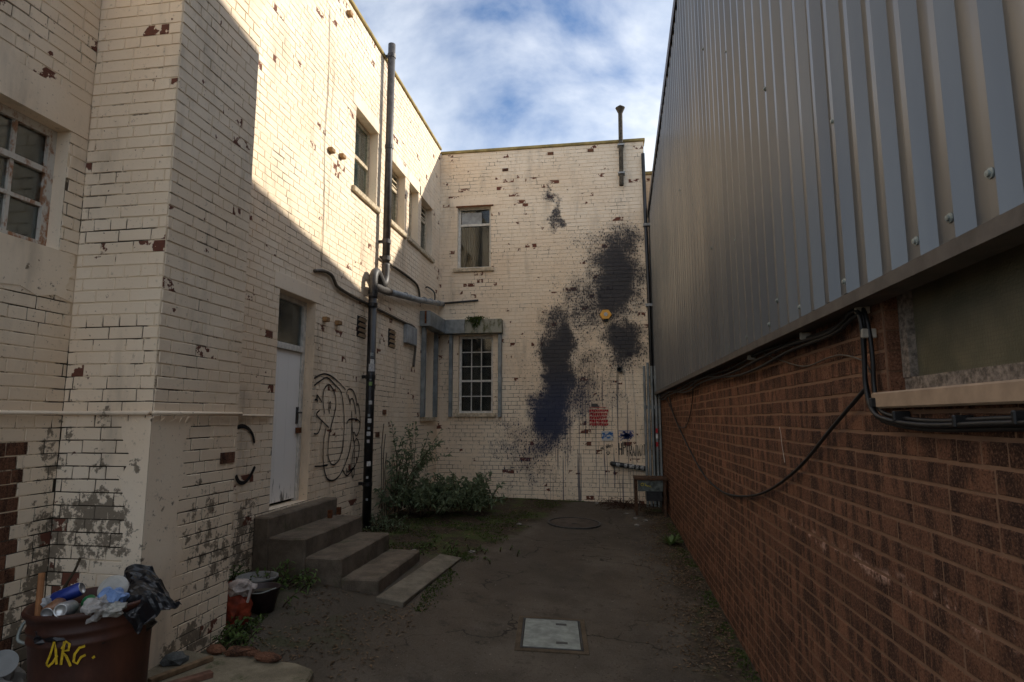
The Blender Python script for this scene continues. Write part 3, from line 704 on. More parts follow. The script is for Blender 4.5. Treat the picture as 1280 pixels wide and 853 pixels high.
# saucer and jar on the inner sill
fl = thing('flue_pipe', 'tall lichen-grey vent pipe with conical cap rising above the roof coping', 'pipe', (.43, YB-.09, 6.2))
h = MB(); h.tube([(.42, YB-.09, 6.22), (.43, YB-.09, 7.72)], .042, 12); h.build('tube', PIPE_R, fl, smooth=False)
h = MB(); h.lathe([(.04, 7.68), (.075, 7.76), (.095, 7.80), (.0, 7.87)], (.43, YB-.09, 0), 12); h.build('cap', PIPE_R, fl)
for z in (6.45, 7.02):
    h = MB(); h.box((.36, YB-.14, z), (.49, YB-.005, z+.03)); h.build('bracket', PIPE_L, fl)
al = thing('alarm_box', 'yellow hexagonal alarm box on the dark painted wall', 'alarm box', (.07, YB-.01, 3.72))
h = MB(); pts = [(.07+.118*math.cos(R(60*k)), 3.72+.105*math.sin(R(60*k))) for k in range(6)]
for a, b in zip(pts, pts[1:]+pts[:1]): h.poly([(a[0], YB-.006, a[1]), (b[0], YB-.006, b[1]), (.07+(b[0]-.07)*.93, YB-.075, 3.72+(b[1]-3.72)*.93), (.07+(a[0]-.07)*.93, YB-.075, 3.72+(a[1]-3.72)*.93)])
h.poly([(.07+(a[0]-.07)*.93, YB-.075, 3.72+(a[1]-3.72)*.93) for a in pts]); h.build('case', simple('yellow plastic', (.72, .36, .04), .45, .5, 0, .12, 8, 0), al)
h = MB(); h.lathe([(.001, 0), (.038, 0), (.038, .006), (.001, .006)], (.07, YB-.075, 3.72), 14, Matrix.Rotation(R(90), 3, 'X')); h.build('badge', simple('pale grey badge', (.42, .42, .38), .5, .3, 0, .4, 60, 0), al)
h = MB(); h.box((.03, YB-.05, 3.585), (.11, YB-.006, 3.64)); h.build('siren_grille', SPRAY, al)
vp = thing('pipe_stub', 'short black round pipe mouth poking from the wall below the alarm', 'pipe', (.30, YB-.01, 2.68))
h = MB(); h.lathe([(.05, .012), (.05, .09), (.036, .09), (.036, .0)], (.30, YB, 2.68), 16, Matrix.Rotation(R(90), 3, 'X')); h.build('ring', PIPE_B, vp, smooth=False)
h = MB(); h.lathe([(.036, .014), (.0005, .014)], (.30, YB, 2.68), 16, Matrix.Rotation(R(90), 3, 'X')); h.build('bore', SPRAY, vp)
# wall missing brick holes
for (u, z) in ((-1.86, 6.72), (-.17, 2.02), (-.16, 7.01), (-.95, 7.0)):
    h = MB(); FB.box(h, u-.06, u+.06, .0, .0115, z-.03, z+.03); h.build('bare_brick', BRICK_BARE if z > 3 else TARNISH, BB)
# stencils, stickers and writing
def stencil_mat(name, c, sx, sz, lo, base=None):
    m = Mat(name, .7, .2); v = m.noise(1, 3, .6, m.vec(sx, sx, sz))
    fc = m.step(v, lo, lo+.06)
    b = m.nt.nodes['Principled BSDF']; m.color(m.mix(m.noise(40, 3), c, tuple(t*.6 for t in c)))
    if base: m.color(m.mix(fc, base, c))
    else: m.put(b.inputs['Alpha'], fc)
    return m.m
def pane_on(name, label, fr, u0, u1, z0, z1, n, mat, parent):
    h = MB(); h.poly([fr.P(u0, n, z0), fr.P(u1, n, z0), fr.P(u1, n, z1), fr.P(u0, n, z1)]); return tag(h.build(name, mat, parent, recalc=False), label)
RED = simple('red stencil paint', (.36, .022, .028), .6, .2, 0, .3, 30, 0)
h = MB(); r2 = random.Random(5)
for row in range(5):                # rows of dense stencilled block lettering
    z0 = 1.94-row*.062; u = -.265
    while u < .05:
        L = r2.uniform(.026, .040); hh = .052
        FB.box(h, u, u+.010, .0115, .0135, z0-hh, z0)
        FB.box(h, u+.0101, u+L-.0101, .0115, .0135, z0-.016-r2.choice((.018, .036)), z0-r2.choice((0, .010)))
        FB.box(h, u+L-.010, u+L, .0115, .0135, z0-hh*r2.choice((1, .6)), z0)
        u += L+.006
FB.box(h, -.265, .05, .0115, .0135, 1.975, 1.985)
tag(h.build('stencil_lettering', RED, BB), 'block of red stencilled lettering on the painted wall')
tag(pane_on('sticker', None, FB, -.05, .16, 1.37, 1.545, .0125, stencil_mat('white sticker with blue bird mark', (.03, .12, .32), 12, 26, .52, (.50, .50, .48)), BB), 'white paper sticker printed with blue')
h = MB()
for k in range(170):
    u = r2.gauss(.40, .065); z = r2.gauss(1.46, .035)
    if .255 < u < .545 and 1.375 < z < 1.56: ribbon(h, FB, [(u, z), (u+r2.uniform(-.02, .02), z+r2.uniform(-.03, .03)), (u+r2.uniform(-.03, .03), z+r2.uniform(-.02, .02))], .010, sm=0)
FB.box(h, .26, .53, .0115, .013, 1.545, 1.555)
tag(h.build('stencil_print', simple('blue stencil paint', (.06, .09, .30), .6, .2, 0, .3, 30, 0), BB, recalc=False), 'smudged blue stencil print on the wall')
GL = {'H': [[(0,0),(0,1)],[(1,0),(1,1)],[(0,.5),(1,.5)]], 'P': [[(0,0),(0,1),(.9,.95),(.9,.55),(0,.5)]], 'F': [[(0,0),(0,1),(1,1)],[(0,.5),(.8,.5)]],
 'R': [[(0,0),(0,1),(.9,.95),(.9,.55),(0,.5),(1,0)]], 'A': [[(0,0),(.5,1),(1,0)],[(.2,.4),(.8,.4)]], 'N': [[(0,0),(0,1),(1,0),(1,1)]], 'T': [[(.5,0),(.5,1)],[(0,1),(1,1)]],
 'I': [[(.5,0),(.5,1)]], 'W': [[(0,1),(.25,0),(.5,.8),(.75,0),(1,1)]], 'E': [[(1,0),(0,0),(0,1),(1,1)],[(0,.5),(.8,.5)]], 'O': [[(.5,1),(0,.7),(0,.3),(.5,0),(1,.3),(1,.7),(.5,1)]],
 'L': [[(0,1),(0,0),(1,0)]], 'Y': [[(0,1),(.5,.5),(1,1)],[(.5,.5),(.5,0)]], 'U': [[(0,1),(0,.2),(.5,0),(1,.2),(1,1)]], 'S': [[(1,.9),(.5,1),(0,.75),(1,.3),(.5,0),(0,.1)]], ' ': []}
def write(mb, txt, fr, u, z, w, h_, gap, wd, slope=0):
    r3 = random.Random(len(txt)*7)
    for i, ch in enumerate(txt):
        zz = z+slope*i*(w+gap)+r3.uniform(-.05, .05)*h_; hh = h_*r3.uniform(.85, 1.12)
        for s in GL[ch]: ribbon(mb, fr, [(u+p[0]*w, zz+p[1]*hh) for p in s], wd, sm=0)
        u += w+gap
h = MB(); write(h, 'HP', FB, .262, 1.12, .046, .21, .026, .024); write(h, 'FRANANT', FB, .405, 1.10, .034, .19, .016, .019)
ribbon(h, FB, [(.21, 1.21), (.21, 1.23)], .014, sm=0); ribbon(h, FB, [(.21, 1.15), (.21, 1.17)], .014, sm=0)
write(h, 'IN', FB, .035, 1.275, .018, .036, .010, .012); write(h, 'WE TRUST', FB, -.06, 1.21, .017, .04, .010, .012, .25)
ribbon(h, FB, [(.06, 1.11), (.03, 1.155), (.045, 1.175), (.062, 1.155), (.08, 1.175), (.096, 1.155), (.06, 1.11)], .015, sm=0)
tag(h.build('graffiti', SPRAY, BB, recalc=False), 'spiky black handwritten tag with small heart')
dp = thing('waste_pipe', 'short sticker-covered waste pipe running low along the wall to the fence', 'pipe', (.4, YB-.06, .9))
h = MB(); h.tube(spline([(.13, YB-.01, .955), (.145, YB-.07, .955), (.22, YB-.075, .945), (.74, YB-.075, .875)], 5), .045, 12); h.build('tube', PIPE_B, dp, smooth=True)
for u, wd_ in ((.20, .07), (.345, .05), (.43, .09), (.55, .045), (.63, .06)):
    z = .955-(u-.13)*.131; h = MB(); h.tube([(u, YB-.075, z), (u+wd_, YB-.075, z-wd_*.131)], .0465, 12); h.build('sticker', simple('pale torn sticker', (.28, .28, .27), .6, .3, 0, .8, 30, 0) if u == .20 else bpy.data.materials['pale torn sticker'], dp)
dpw = thing('downpipe', 'dark downpipe on the right edge of the cream end wall', 'pipe', (BX+.01, YB-.06, .25))
h = MB(); h.tube([(BX+.035, YB-.055, .22), (BX+.015, YB-.055, 3.8), (BX-.02, YB-.055, 6.85)], .034, 10); h.build('tube', PIPE_B, dpw, smooth=True)
for z in (2.5, 3.85, 5.4):
    h = MB(); h.box((BX-.05, YB-.10, z), (BX+.07, YB-.004, z+.05)); h.build('bracket', PIPE_L, dpw)
# narrow gap beyond: set-back wing, plus an unseen block added for its shade
RW = thing('rear_wing', 'strip of set-back cream brick wing seen past the end wall', 'building', (1.2, 12.6, 0))
FW = Frame((0, 12.6, 0), (1, 0, 0), (0, -1, 0))
mb = MB(); wall_sheet(mb, FW, BX, 1.40, -.6, 6.975, []); mb.poly([(BX, 12.6, 6.975), (1.4, 12.6, 6.975), (1.4, 14, 6.975), (BX, 14, 6.975)]); rw = mb.build('wall', P_JOINT, RW, recalc=False)
lay_bricks([(FW, brick_rects(BX, 1.40, .0, 6.975, [], 31), rw, paint_of, None)], 0)
cp = MB(); cp.box((BX, 12.56, 6.977), (1.40, 12.8, 7.04)); cp.build('coping', COPING, RW)
cp = MB(); cp.box((1.402, 11.5, -.6), (6.5, 15, 7.43)); cp.build('unseen_shade_block', P_FLAT, RW)  # added out of view, height set to continue the left wall's shadow edge

# ------------------------------------------------------------------ right shed: brick plinth and metal cladding
SH = thing('metal_clad_shed', 'tall shed with dark red brick base and ribbed grey metal cladding', 'building', (XR, 5, 0))
YF = 11.4
rake = lambda Y: 6.60 - .19*(Y-6.6)
RWN = (.4, 2.36, 1.875, 2.25)
mb = MB(); wall_sheet(mb, FR, -.5, YF, -.6, 2.25, [RWN], .11); mb.poly([(XR, YF, -.6), (XR+.3, YF, -.6), (XR+.3, YF, 2.25), (XR, YF, 2.25)])
rwall = mb.build('wall', MORTAR, SH)
lay_bricks([(FR, brick_rects(-.5, YF, -.3, 2.25, [RWN], 41, 'mixed'), rwall, lambda q: BRICK, lambda c: c.y < 1.2)], 300, .0058, .0030)
for k in range(5):                  # brick returns beside the window
    z0 = 1.875+k*CH; h = MB(); h.box((XR+.006, 2.352, z0+GAP), (XR+.10, 2.366, z0+CH-GAP)); h.build('brick', BRICK, rwall)
PITCHW, CROWN, RUN, DEP = .178, .030, .030, .036
prof = []
def prof_at(Y0, n):
    out = []
    for i in range(n):
        y = Y0+i*PITCHW
        out += [(y, .062), (y+PITCHW-CROWN-2*RUN, .062), (y+PITCHW-CROWN-RUN, .062+DEP), (y+PITCHW-RUN, .062+DEP)]
    out.append((Y0+n*PITCHW, .062)); return out
Y = -.392; k = 0
NP = 5
while Y < YF-.05:
    n = min(NP, int(round((YF-Y)/PITCHW))); 
    if n <= 0: break
    h = MB(); off = .0045*(k % 2) + rng.uniform(0, .0015)
    ps = prof_at(Y, n); ps = [(ps[0][0]-.02, .0615+off)] + [(a, b+off) for a, b in ps]
    for (a, b), (c, d) in zip(ps, ps[1:]): h.poly([FR.P(a, b, 2.252), FR.P(c, d, 2.252), FR.P(c, d, rake(c)), FR.P(a, b, rake(a))])
    h.build('cladding_sheet', CLAD, SH, recalc=False); Y += n*PITCHW; k += 1
h = MB(); FR.box(h, -.5, YF+.01, .10, .112, 2.20, 2.245); h.poly([FR.P(-.5, .112, 2.20), FR.P(YF+.01, .112, 2.20), FR.P(YF+.01, -.0, 2.205), FR.P(-.5, -.0, 2.205)]); h.poly([FR.P(-.5, .10, 2.245), FR.P(YF+.01, .10, 2.245), FR.P(YF+.01, .03, 2.262), FR.P(-.5, .03, 2.262)])
h.build('flashing', FLASH, SH, recalc=False)
h = MB(); T = [(YF+.02, rake(YF+.02)), (-.5, rake(-.5))]
for (n0_, n1_, dz0_, dz1_) in ((.105, .120, -.06, .07), (-.3, .120, .071, .082)):
    vv = [FR.P(u, n_, z+dz) for (u, z) in T for n_ in (n0_, n1_) for dz in (dz0_, dz1_)]
    i = len(h.v); h.v += vv; h.f += [tuple(i+q for q in f) for f in ((0,1,3,2),(4,6,7,5),(0,4,5,1),(2,3,7,6),(0,2,6,4),(1,5,7,3))]
h.build('verge_trim', TRIM, SH)
h = MB(); h.poly([(XR-.05, YF, rake(YF)), (XR-.05, -.5, rake(-.5)), (8, -.5, rake(-.5)), (8, YF, rake(YF))]); h.poly([(XR-.05, YF, 2.2), (XR-.05, YF, rake(YF)), (8, YF, rake(YF)), (8, YF, -.6)]); h.poly([(XR-.05, -.5, 2.2), (XR-.05, -.5, rake(-.5)), (8, -.5, rake(-.5)), (8, -.5, -.6)]); h.poly([(8, -.5, -.6), (8, YF, -.6), (8, YF, rake(YF)), (8, -.5, rake(-.5))])
h.build('roof', CLAD, SH, recalc=False)
h = MB(); FR.box(h, YF-.03, YF+.012, .0, .108, 2.25, rake(YF)); h.build('corner_trim', FLASH, SH)
scr = MB()
def screw(u, z, n_):
    s = MB(); s.lathe([(.014, 0), (.014, .003), (.008, .004), (.008, .010), (.0005, .011)], FR.P(u, n_, z), 10, Matrix.Rotation(R(-90), 3, 'Y')); s.build('screw', STEEL, SH)
for u, z in ((1.47, 2.36), (1.66, 2.31), (1.40, 2.30), (2.35, 2.95), (2.35, 4.25), (3.24, 2.4), (3.24, 3.6), (3.24, 5.0), (4.13, 4.4), (4.13, 3.0), (5.0, 3.2), (5.0, 5.0), (1.83, 2.30), (2.36, 2.30), (2.9, 2.30), (3.43, 2.30), (3.97, 2.30), (4.5, 2.30), (2.35, 5.4), (1.82, 4.2), (5.9, 3.9), (5.9, 2.9), (6.8, 4.4)):
    kk = round((u+.392-(PITCHW-RUN-CROWN/2))/PITCHW); uu = -.392+kk*PITCHW+PITCHW-RUN-CROWN/2; screw(uu, z, .062+DEP+.002)
# shed window
f = MB(); FR.box(f, .4, 2.352, -.10, -.055, 1.877, 1.925); FR.box(f, 2.30, 2.352, -.10, -.050, 1.925, 2.25); FR.box(f, .4, .46, -.10, -.05, 1.925, 2.25); FR.box(f, 1.10, 1.15, -.10, -.05, 1.925, 2.25)
sw = f.build('window', simple('flaking grey timber paint', (.22, .18, .145), .8, .2, 0, .5, 55, .5), SH)
f = MB(); FR.box(f, 1.15, 2.30, -.085, -.078, 1.925, 2.25); f.build('pane', GLASS_WIRE, sw)
f = MB(); FR.box(f, .46, 1.10, -.085, -.078, 1.925, 2.25); f.build('pane', GLASS_WIRE, sw)
f = MB(); FR.box(f, .3, 2.40, -.06, .045, 1.815, 1.873); f.build('sill', simple('buff sill tile', (.36, .25, .165), .6, .3, 0, .15, 12), sw, bevel=.006)
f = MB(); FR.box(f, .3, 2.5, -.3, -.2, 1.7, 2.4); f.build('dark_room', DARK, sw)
# white drip mark on the brickwork
h = MB(); ribbon(h, FR, [(3.73, 1.73), (3.705, 1.69), (3.70, 1.64), (3.68, 1.58), (3.66, 1.53)], .008, n=.0105); h.build('paint_drip', WHITE, SH, recalc=False)
# cables on the shed
cbl = thing('cable_bundle', 'bundle of black cables clipped under the flashing and around the shed window', 'cables', (XR-.03, 2.4, 2.2))
def wallcable(name, pts, r, mat, parent, fr=FR, seg=7, n=5):
    h = MB(); h.tube(spline([fr.P(*p) for p in pts], n), r, seg); return h.build(name, mat, parent, smooth=True)
for i, dn in enumerate((0, .022, .012)):
    r4 = random.Random(i)
    top = [(u, .025+dn+r4.uniform(0, .01), 2.175-.028*i+.018*math.sin(u*2.1+i)+r4.uniform(-.012, .012)) for u in [10.8-.62*q for q in range(14)]]
    wallcable('cable', top + [(2.50, .03+dn, 2.215-.02*i), (2.41, .035+dn, 2.16), (2.395+.018*i, .03+dn, 2.02), (2.40+.018*i, .03+dn, 1.90), (2.36, .035+dn, 1.815-.01*i), (2.25, .03+dn, 1.785-.012*i), (2.0, .028+dn, 1.77-.012*i), (1.6, .028+dn, 1.78-.012*i), (.9, .03+dn, 1.775)], .0085, CABLE, cbl)
for (u, z) in ((2.44, 2.20), (2.40, 2.10), (3.1, 2.185), (4.2, 2.19), (2.37, 1.84), (2.2, 1.79), (1.85, 1.775), (1.6, 1.785)):
    h = MB(); FR.box(h, u-.008, u+.008, .008, .062, z-.022, z+.014); h.build('clip', CLIP if z > 2 else CABLE, cbl, bevel=.004)
h = MB(); h.tube(spline([FR.P(*p) for p in [(2.44,.04,1.895),(2.6,.03,1.84),(2.84,.03,1.74),(3.43,.025,1.5),(4.2,.022,1.29),(5.08,.02,1.17),(5.8,.02,1.15),(6.61,.02,1.22),(7.7,.02,1.46),(8.92,.025,1.81),(9.36,.03,2.06),(9.5,.04,2.16)]], 6), .0085, 7)
single('hanging_cable', h, CABLE, 'long black cable drooping in a loop down the brick wall', 'cable', FR.P(5.5, .02, 1.14), smooth=True)
h = MB(); h.tube(spline([FR.P(*p) for p in [(6.85,.04,2.18),(7.1,.025,1.95),(7.6,.02,1.71),(8.2,.02,1.66),(8.66,.02,1.72),(9.4,.025,1.95),(10.2,.03,2.15)]], 6), .006, 6)
single('hanging_cable', h, CABLE, 'thin cable looping just below the flashing at the far end of the shed', 'cable', FR.P(8.1, .02, 1.65), smooth=True)
h = MB(); h.tube(spline([FR.P(*p) for p in [(2.42,.03,1.95),(2.5,.02,2.0),(2.7,.018,2.045),(2.88,.018,2.05),(3.2,.018,2.04),(3.6,.02,2.11),(3.9,.03,2.18)]], 6), .0035, 6)
single('hanging_cable', h, CABLE_T, 'thin brown wire curving over the bricks beside the shed window', 'cable', FR.P(3.1, .018, 2.04), smooth=True)

# ------------------------------------------------------------------ pipes and cables on the left wall
sp = thing('soil_stack', 'black soil pipe with stickers bending to a dark grey vent stack above the roof', 'pipe', (-3.08, 7.62, .4))
h = MB(); h.tube([(-3.08, 7.63, .3), (-3.08, 7.62, 3.50)], .058, 14); lowp = h.build('lower_pipe', PIPE_B, sp, smooth=True)
h = MB(); h.tube(spline([(-3.08, 7.62, 3.40), (-3.08, 7.62, 3.66), (-3.08, 7.66, 3.76), (-3.08, 7.74, 3.79), (-3.08, 7.84, 3.74), (-3.08, 7.93, 3.68), (-3.08, 8.02, 3.70), (-3.08, 8.07, 3.80), (-3.08, 8.07, 4.0)], 5), .060, 14); h.build('swan_neck', PIPE_G, sp, smooth=True)
h = MB(); h.tube([(-3.08, 8.07, 3.9), (-3.08, 8.07, 7.42)], .055, 14); h.build('vent_stack', PIPE_G, sp, smooth=True)
for z in (.9, 2.3, 3.28, 3.46):
    h = MB(); h.tube([(-3.08, 7.62, z), (-3.08, 7.62, z+.05)], .066, 14); h.build('collar', PIPE_B, sp)
for z in (4.05, 4.3, 5.75, 7.2):
    h = MB(); h.tube([(-3.08, 8.07, z), (-3.08, 8.07, z+.06)], .063, 14); h.build('collar', PIPE_G, sp)
for (y, z) in ((7.62, 2.32), (7.62, .92), (8.07, 4.32), (8.07, 7.22)):
    h = MB(); h.box((XL, y-.02, z-.01), (-3.12, y+.02, z+.03)); h.build('bracket', PIPE_B, sp)
st_pal = [simple('sticker ' + n_, c_, .5, .3, 0, .35, 90, 0) for n_, c_ in (('pale', (.42, .42, .42)), ('white', (.55, .55, .54)), ('green', (.20, .30, .10)), ('grey', (.25, .27, .27)))]
for z, hh, kd in ((2.60, .05, 3), (2.50, .06, 1), (2.40, .10, 0), (2.28, .03, 3), (2.21, .05, 2), (1.96, .05, 0), (1.80, .035, 3), (1.72, .055, 1), (1.63, .035, 3), (1.55, .055, 1), (1.46, .04, 0), (1.16, .06, 1), (1.0, .03, 0), (.72, .03, 3)):
    h = MB(); r_ = .0592; a0 = R(-62 + rng.uniform(-12, 12)); da = hh/2/r_*.9
    for q in range(5):
        t0, t1 = a0-da+2*da*q/5, a0-da+2*da*(q+1)/5
        h.poly([(-3.08+r_*math.cos(t0), 7.62+r_*math.sin(t0), z), (-3.08+r_*math.cos(t1), 7.62+r_*math.sin(t1), z), (-3.08+r_*math.cos(t1), 7.62+r_*math.sin(t1), z+hh), (-3.08+r_*math.cos(t0), 7.62+r_*math.sin(t0), z+hh)])
    h.build('sticker', st_pal[kd], lowp, recalc=False)
bp = thing('branch_pipe', 'pale grey branch pipe sloping from the soil stack to the wall corner', 'pipe', (-3.09, 9.4, 3.7))
h = MB(); h.tube(spline([(-3.08, 7.60, 3.56), (-3.09, 7.95, 3.60), (-3.10, 8.3, 3.63)], 4), .058, 12); h.build('dark_elbow', PIPE_G, bp, smooth=True)
h = MB(); h.tube([(-3.10, 8.25, 3.625), (-3.105, 9.7, 3.79), (-3.11, YB-.01, 4.02)], .05, 12); h.build('tube', PIPE_L, bp, smooth=True)
for y in (9.0, 10.0, 10.4, 10.9):
    z = 3.625+(y-8.25)*.128; h = MB(); h.tube([(-3.103, y, z), (-3.104, y+.05, z+.006)], .056, 12); h.build('collar', PIPE_L, bp)
h = MB(); h.tube([(-3.11, YB-.03, 4.03), (-2.39, YB-.03, 4.07)], .018, 8)
single('wall_rod', h, TARNISH, 'thin dark rod fixed along the end wall beside the corner', 'pipe', (-2.7, YB-.03, 4.05), smooth=True)
h = MB(); h.tube(spline([FL.P(*p) for p in [(8.05,.04,4.10),(8.5,.035,4.10),(9.2,.03,4.11),(9.75,.03,4.09),(9.93,.03,4.0),(9.98,.03,3.86)]], 5), .019, 8)
single('overflow_pipe', h, PIPE_R, 'thin grey pipe below the upper windows dropping to the branch pipe', 'pipe', FL.P(9.0, .03, 4.1), smooth=True)
h = MB(); h.tube(spline([FL.P(*p) for p in [(6.14,.02,3.42),(6.35,.03,3.47),(6.55,.03,3.465),(6.65,.03,3.40),(6.75,.03,3.36),(7.2,.03,3.335),(7.7,.03,3.33),(8.4,.03,3.325),(9.2,.03,3.32),(9.55,.03,3.33),(9.75,.03,3.30),(9.80,.03,3.20),(9.80,.03,2.95),(9.72,.03,2.65)]], 5), .020, 8)
single('wall_cable', h, CABLE_T, 'thick painted cable running from above the door to the meter box', 'cable', FL.P(8, .03, 3.3), smooth=True)
h = MB(); n_ = .028
h.tube([FL.P(2.2, n_, 1.81), FL.P(PY0-.028, n_, 1.81), FA.P(PX+.0, n_, 1.81)], .013, 8); h.tube([FA.P(PX+.028, n_, 1.81), FP.P(PY1+.0, n_, 1.81)], .013, 8); h.tube([FL.P(PY1, n_, 1.81), FL.P(5.41, n_, 1.80)], .013, 8)
single('conduit', h, P_FLAT, 'painted conduit line round the chimney breast at head height', 'conduit', FL.P(4, n_, 1.81), smooth=True)
h = MB(); h.tube(spline([FL.P(*p) for p in [(10.42,.0,4.16),(10.42,.05,4.17),(10.84,.05,4.15),(10.85,.05,3.95)]], 4), .014, 6)
single('overflow_pipe', h, PIPE_B, 'small black bent pipe above the corner shutter box', 'pipe', FL.P(10.6, .03, 4.1), smooth=True)

# ------------------------------------------------------------------ steps, slabs and covers
stp = thing('concrete_steps', 'worn concrete steps rising to the white door', 'steps', (-2.6, 5.8, .25))
for i, (x0, x1, zt, y0, y1) in enumerate(((XL+.012, -3.03, .885, 5.21, 6.63), (-3.03, -2.67, .71, 5.20, 6.51), (-2.67, -2.32, .55, 5.205, 6.42), (-2.32, -1.97, .385, 5.19, 6.40))):
    h = MB(); nx, ny = 3, 12
    h.box((x0, y0, -.1), (x1, y1, zt)); so_ = h.build('step', CONC, stp, bevel=.014)
    bm = bmesh.new(); bm.from_mesh(so_.data); bmesh.ops.subdivide_edges(bm, edges=[e for e in bm.edges if e.calc_length() > .2], cuts=14, use_grid_fill=True)
    for v in bm.verts:
        k_ = mn.noise(v.co*7+Vector((i, 0, 0))); edge = 1.0 if v.co.z+.25 > zt-.03 else .5
        v.co.z += (-.010*max(0, k_)-.004*abs(mn.noise(v.co*25)))*edge if v.co.z+.25 > zt-.03 else 0; v.co.x += -.008*max(0, mn.noise(v.co*9+Vector((3, i, 0))))*edge; v.co.y += .006*mn.noise(v.co*8+Vector((5, i, 2)))*edge
    bm.to_mesh(so_.data); bm.free()
for y in (6.30, 6.52):
    h = MB(); h.box((-2.98, y-.02, .708), (-2.94, y+.02, .79)); h.build('iron_stub', RUST, stp)
def on_slope(mb, cx, cy, rot, lift=0):
    e = .3; n = Vector((-(ground_z(cx+e, cy, 0)-ground_z(cx-e, cy, 0))/(2*e), -(ground_z(cx, cy+e, 0)-ground_z(cx, cy-e, 0))/(2*e), 1)).normalized()
    q = Vector((0, 0, 1)).rotation_difference(n).to_matrix() @ Matrix.Rotation(rot, 3, 'Z')
    o = Vector((cx, cy, ground_z(cx, cy, 0)+lift)); mb.v = [o + q @ v for v in mb.v]; return mb
h = MB(); h.box((-.125, -.82, -.08), (.125, .82, .022)); on_slope(h, -1.76, 5.86, R(-3.5), .012)
single('concrete_strip', h, CONC3, 'flat concrete strip let into the ground at the foot of the steps', 'slab', (-1.76, 5.86, .2), bevel=.006)
mh = thing('manhole_cover', 'square galvanised steel inspection cover in the asphalt', 'manhole cover', (-.44, 4.95, .1))
def mhp(name, boxes, mat, par, bev=.002):
    h = MB()
    for b in boxes: h.box(*b)
    h.v = [Vector((v.x*1.1, v.y*1.08, v.z)) for v in h.v]; on_slope(h, -.44, 4.95, R(5), .008); return h.build(name, mat, par, bevel=bev)
mhp('surround', [((-.25, -.315, -.05), (-.215, .315, .003)), ((.215, -.315, -.05), (.25, .315, .003)), ((-.215, -.315, -.05), (.215, -.275, .003)), ((-.215, .275, -.05), (.215, .315, .003))], concrete_mat('brown concrete collar', (.13, .098, .066), .2), mh)
mhp('frame', [((-.213, -.273, -.04), (-.200, .273, .006)), ((.200, -.273, -.04), (.213, .273, .006)), ((-.2, -.273, -.04), (.2, -.260, .006)), ((-.2, .260, -.04), (.2, .273, .006))], TARNISH, mh)
mhp('plate', [((-.196, -.256, -.03), (.196, .256, .007))], STEEL, mh)
for yy in (-.17, .17):
    mhp('lifting_slot', [((.03, yy-.018, .006), (.11, yy+.018, .0085))], TARNISH, mh)
rcv = thing('round_manhole_cover', 'round dark iron cover ring flush with the path near the end wall', 'manhole cover', (-.47, 9.3, .2))
h = MB(); h.lathe([(.40, -.03), (.40, .016), (.372, .016), (.372, -.02)], (0, 0, 0), 40); on_slope(h, -.47, 9.25, 0, .004); h.build('ring', TARNISH, rcv)
h = MB(); h.lathe([(.366, -.02), (.366, .010), (.0005, .010)], (0, 0, 0), 40); on_slope(h, -.47, 9.25, 0, .004); h.build('lid', concrete_mat('dirt filled cover', (.10, .080, .064), .2), rcv)
h = MB(); h.box((-.04, -.02, .008), (.04, .02, .013)); on_slope(h, -.47, 9.2, 0, .004); h.build('lifting_slot', SPRAY, rcv)
# broken raised slab by the chimney breast
h = MB(); pts = [(-2.59, 2.2), (-1.62, 2.2), (-1.60, 3.18), (-1.66, 3.40), (-1.80, 3.47), (-2.05, 3.49), (-2.2, 3.53), (-2.42, 3.52), (-2.59, 3.56)]
h.poly([(x, y, .365) for x, y in pts]); h.poly([(x+(.02 if x > -2.5 else 0), y+(.02 if y > 3 else 0), .05) for x, y in pts])
for i in range(len(pts)): h.f.append((i, (i+1) % len(pts), len(pts)+(i+1) % len(pts), len(pts)+i))
single('raised_slab', h, CONC2, 'mossy broken concrete slab at the foot of the chimney breast', 'slab', (-2.1, 3.0, .1), bevel=.012)

# ------------------------------------------------------------------ palisade fence and cabinet at the far right
pf = thing('palisade_fence', 'grey steel palisade fence closing the gap beside the end wall', 'fence', (.88, 11.05, .2))
for i, x in enumerate((.735, .80, .865, .93, .99)):
    h = MB(); zt = 2.72 if i != 1 else 2.78
    P_ = [(x-.024, 11.06), (x-.010, 11.035), (x+.010, 11.035), (x+.024, 11.06)]
    for a, b in zip(P_, P_[1:]): h.poly([(a[0], a[1], .15), (b[0], b[1], .15), (b[0], b[1], zt), (a[0], a[1], zt)]); h.poly([(a[0], a[1]+.003, .15), (b[0], b[1]+.003, .15), (b[0], b[1]+.003, zt), (a[0], a[1]+.003, zt)])
    h.build('pale', GALV, pf, recalc=False)
for z in (.55, 1.95):
    h = MB(); h.box((.71, 11.066, z), (1.01, 11.09, z+.06)); h.build('rail', GALV, pf)
for z, c_ in ((1.52, 1), (1.42, 0), (1.28, 1)):
    h = MB(); h.box((.905, 11.031, z), (.945, 11.0345, z+.08)); h.build('sticker', RED if c_ else st_pal[1], pf)
cb = thing('cabinet_stand', 'low dark timber stand holding a grey tagged metal panel by the shed', 'stand', (.75, 10.3, .2))
BROWN = simple('dark stained timber', (.075, .042, .026), .8, .2, 0, .4, 14)
h = MB(); h.box((.47, 10.15, .775), (1.0, 10.6, .812)); h.build('top', BROWN, cb, bevel=.004)
for (x, y) in ((.50, 10.19), (.95, 10.19), (.50, 10.55), (.95, 10.55)):
    h = MB(); h.box((x-.02, y-.02, .15), (x+.02, y+.02, .774)); h.build('leg', BROWN, cb)
h = MB(); h.box((.525, 10.165, .60), (.925, 10.20, .772)); gp = h.build('panel', simple('weathered grey panel', (.085, .10, .095), .6, .3, 0, .5, 20), cb, bevel=.003)
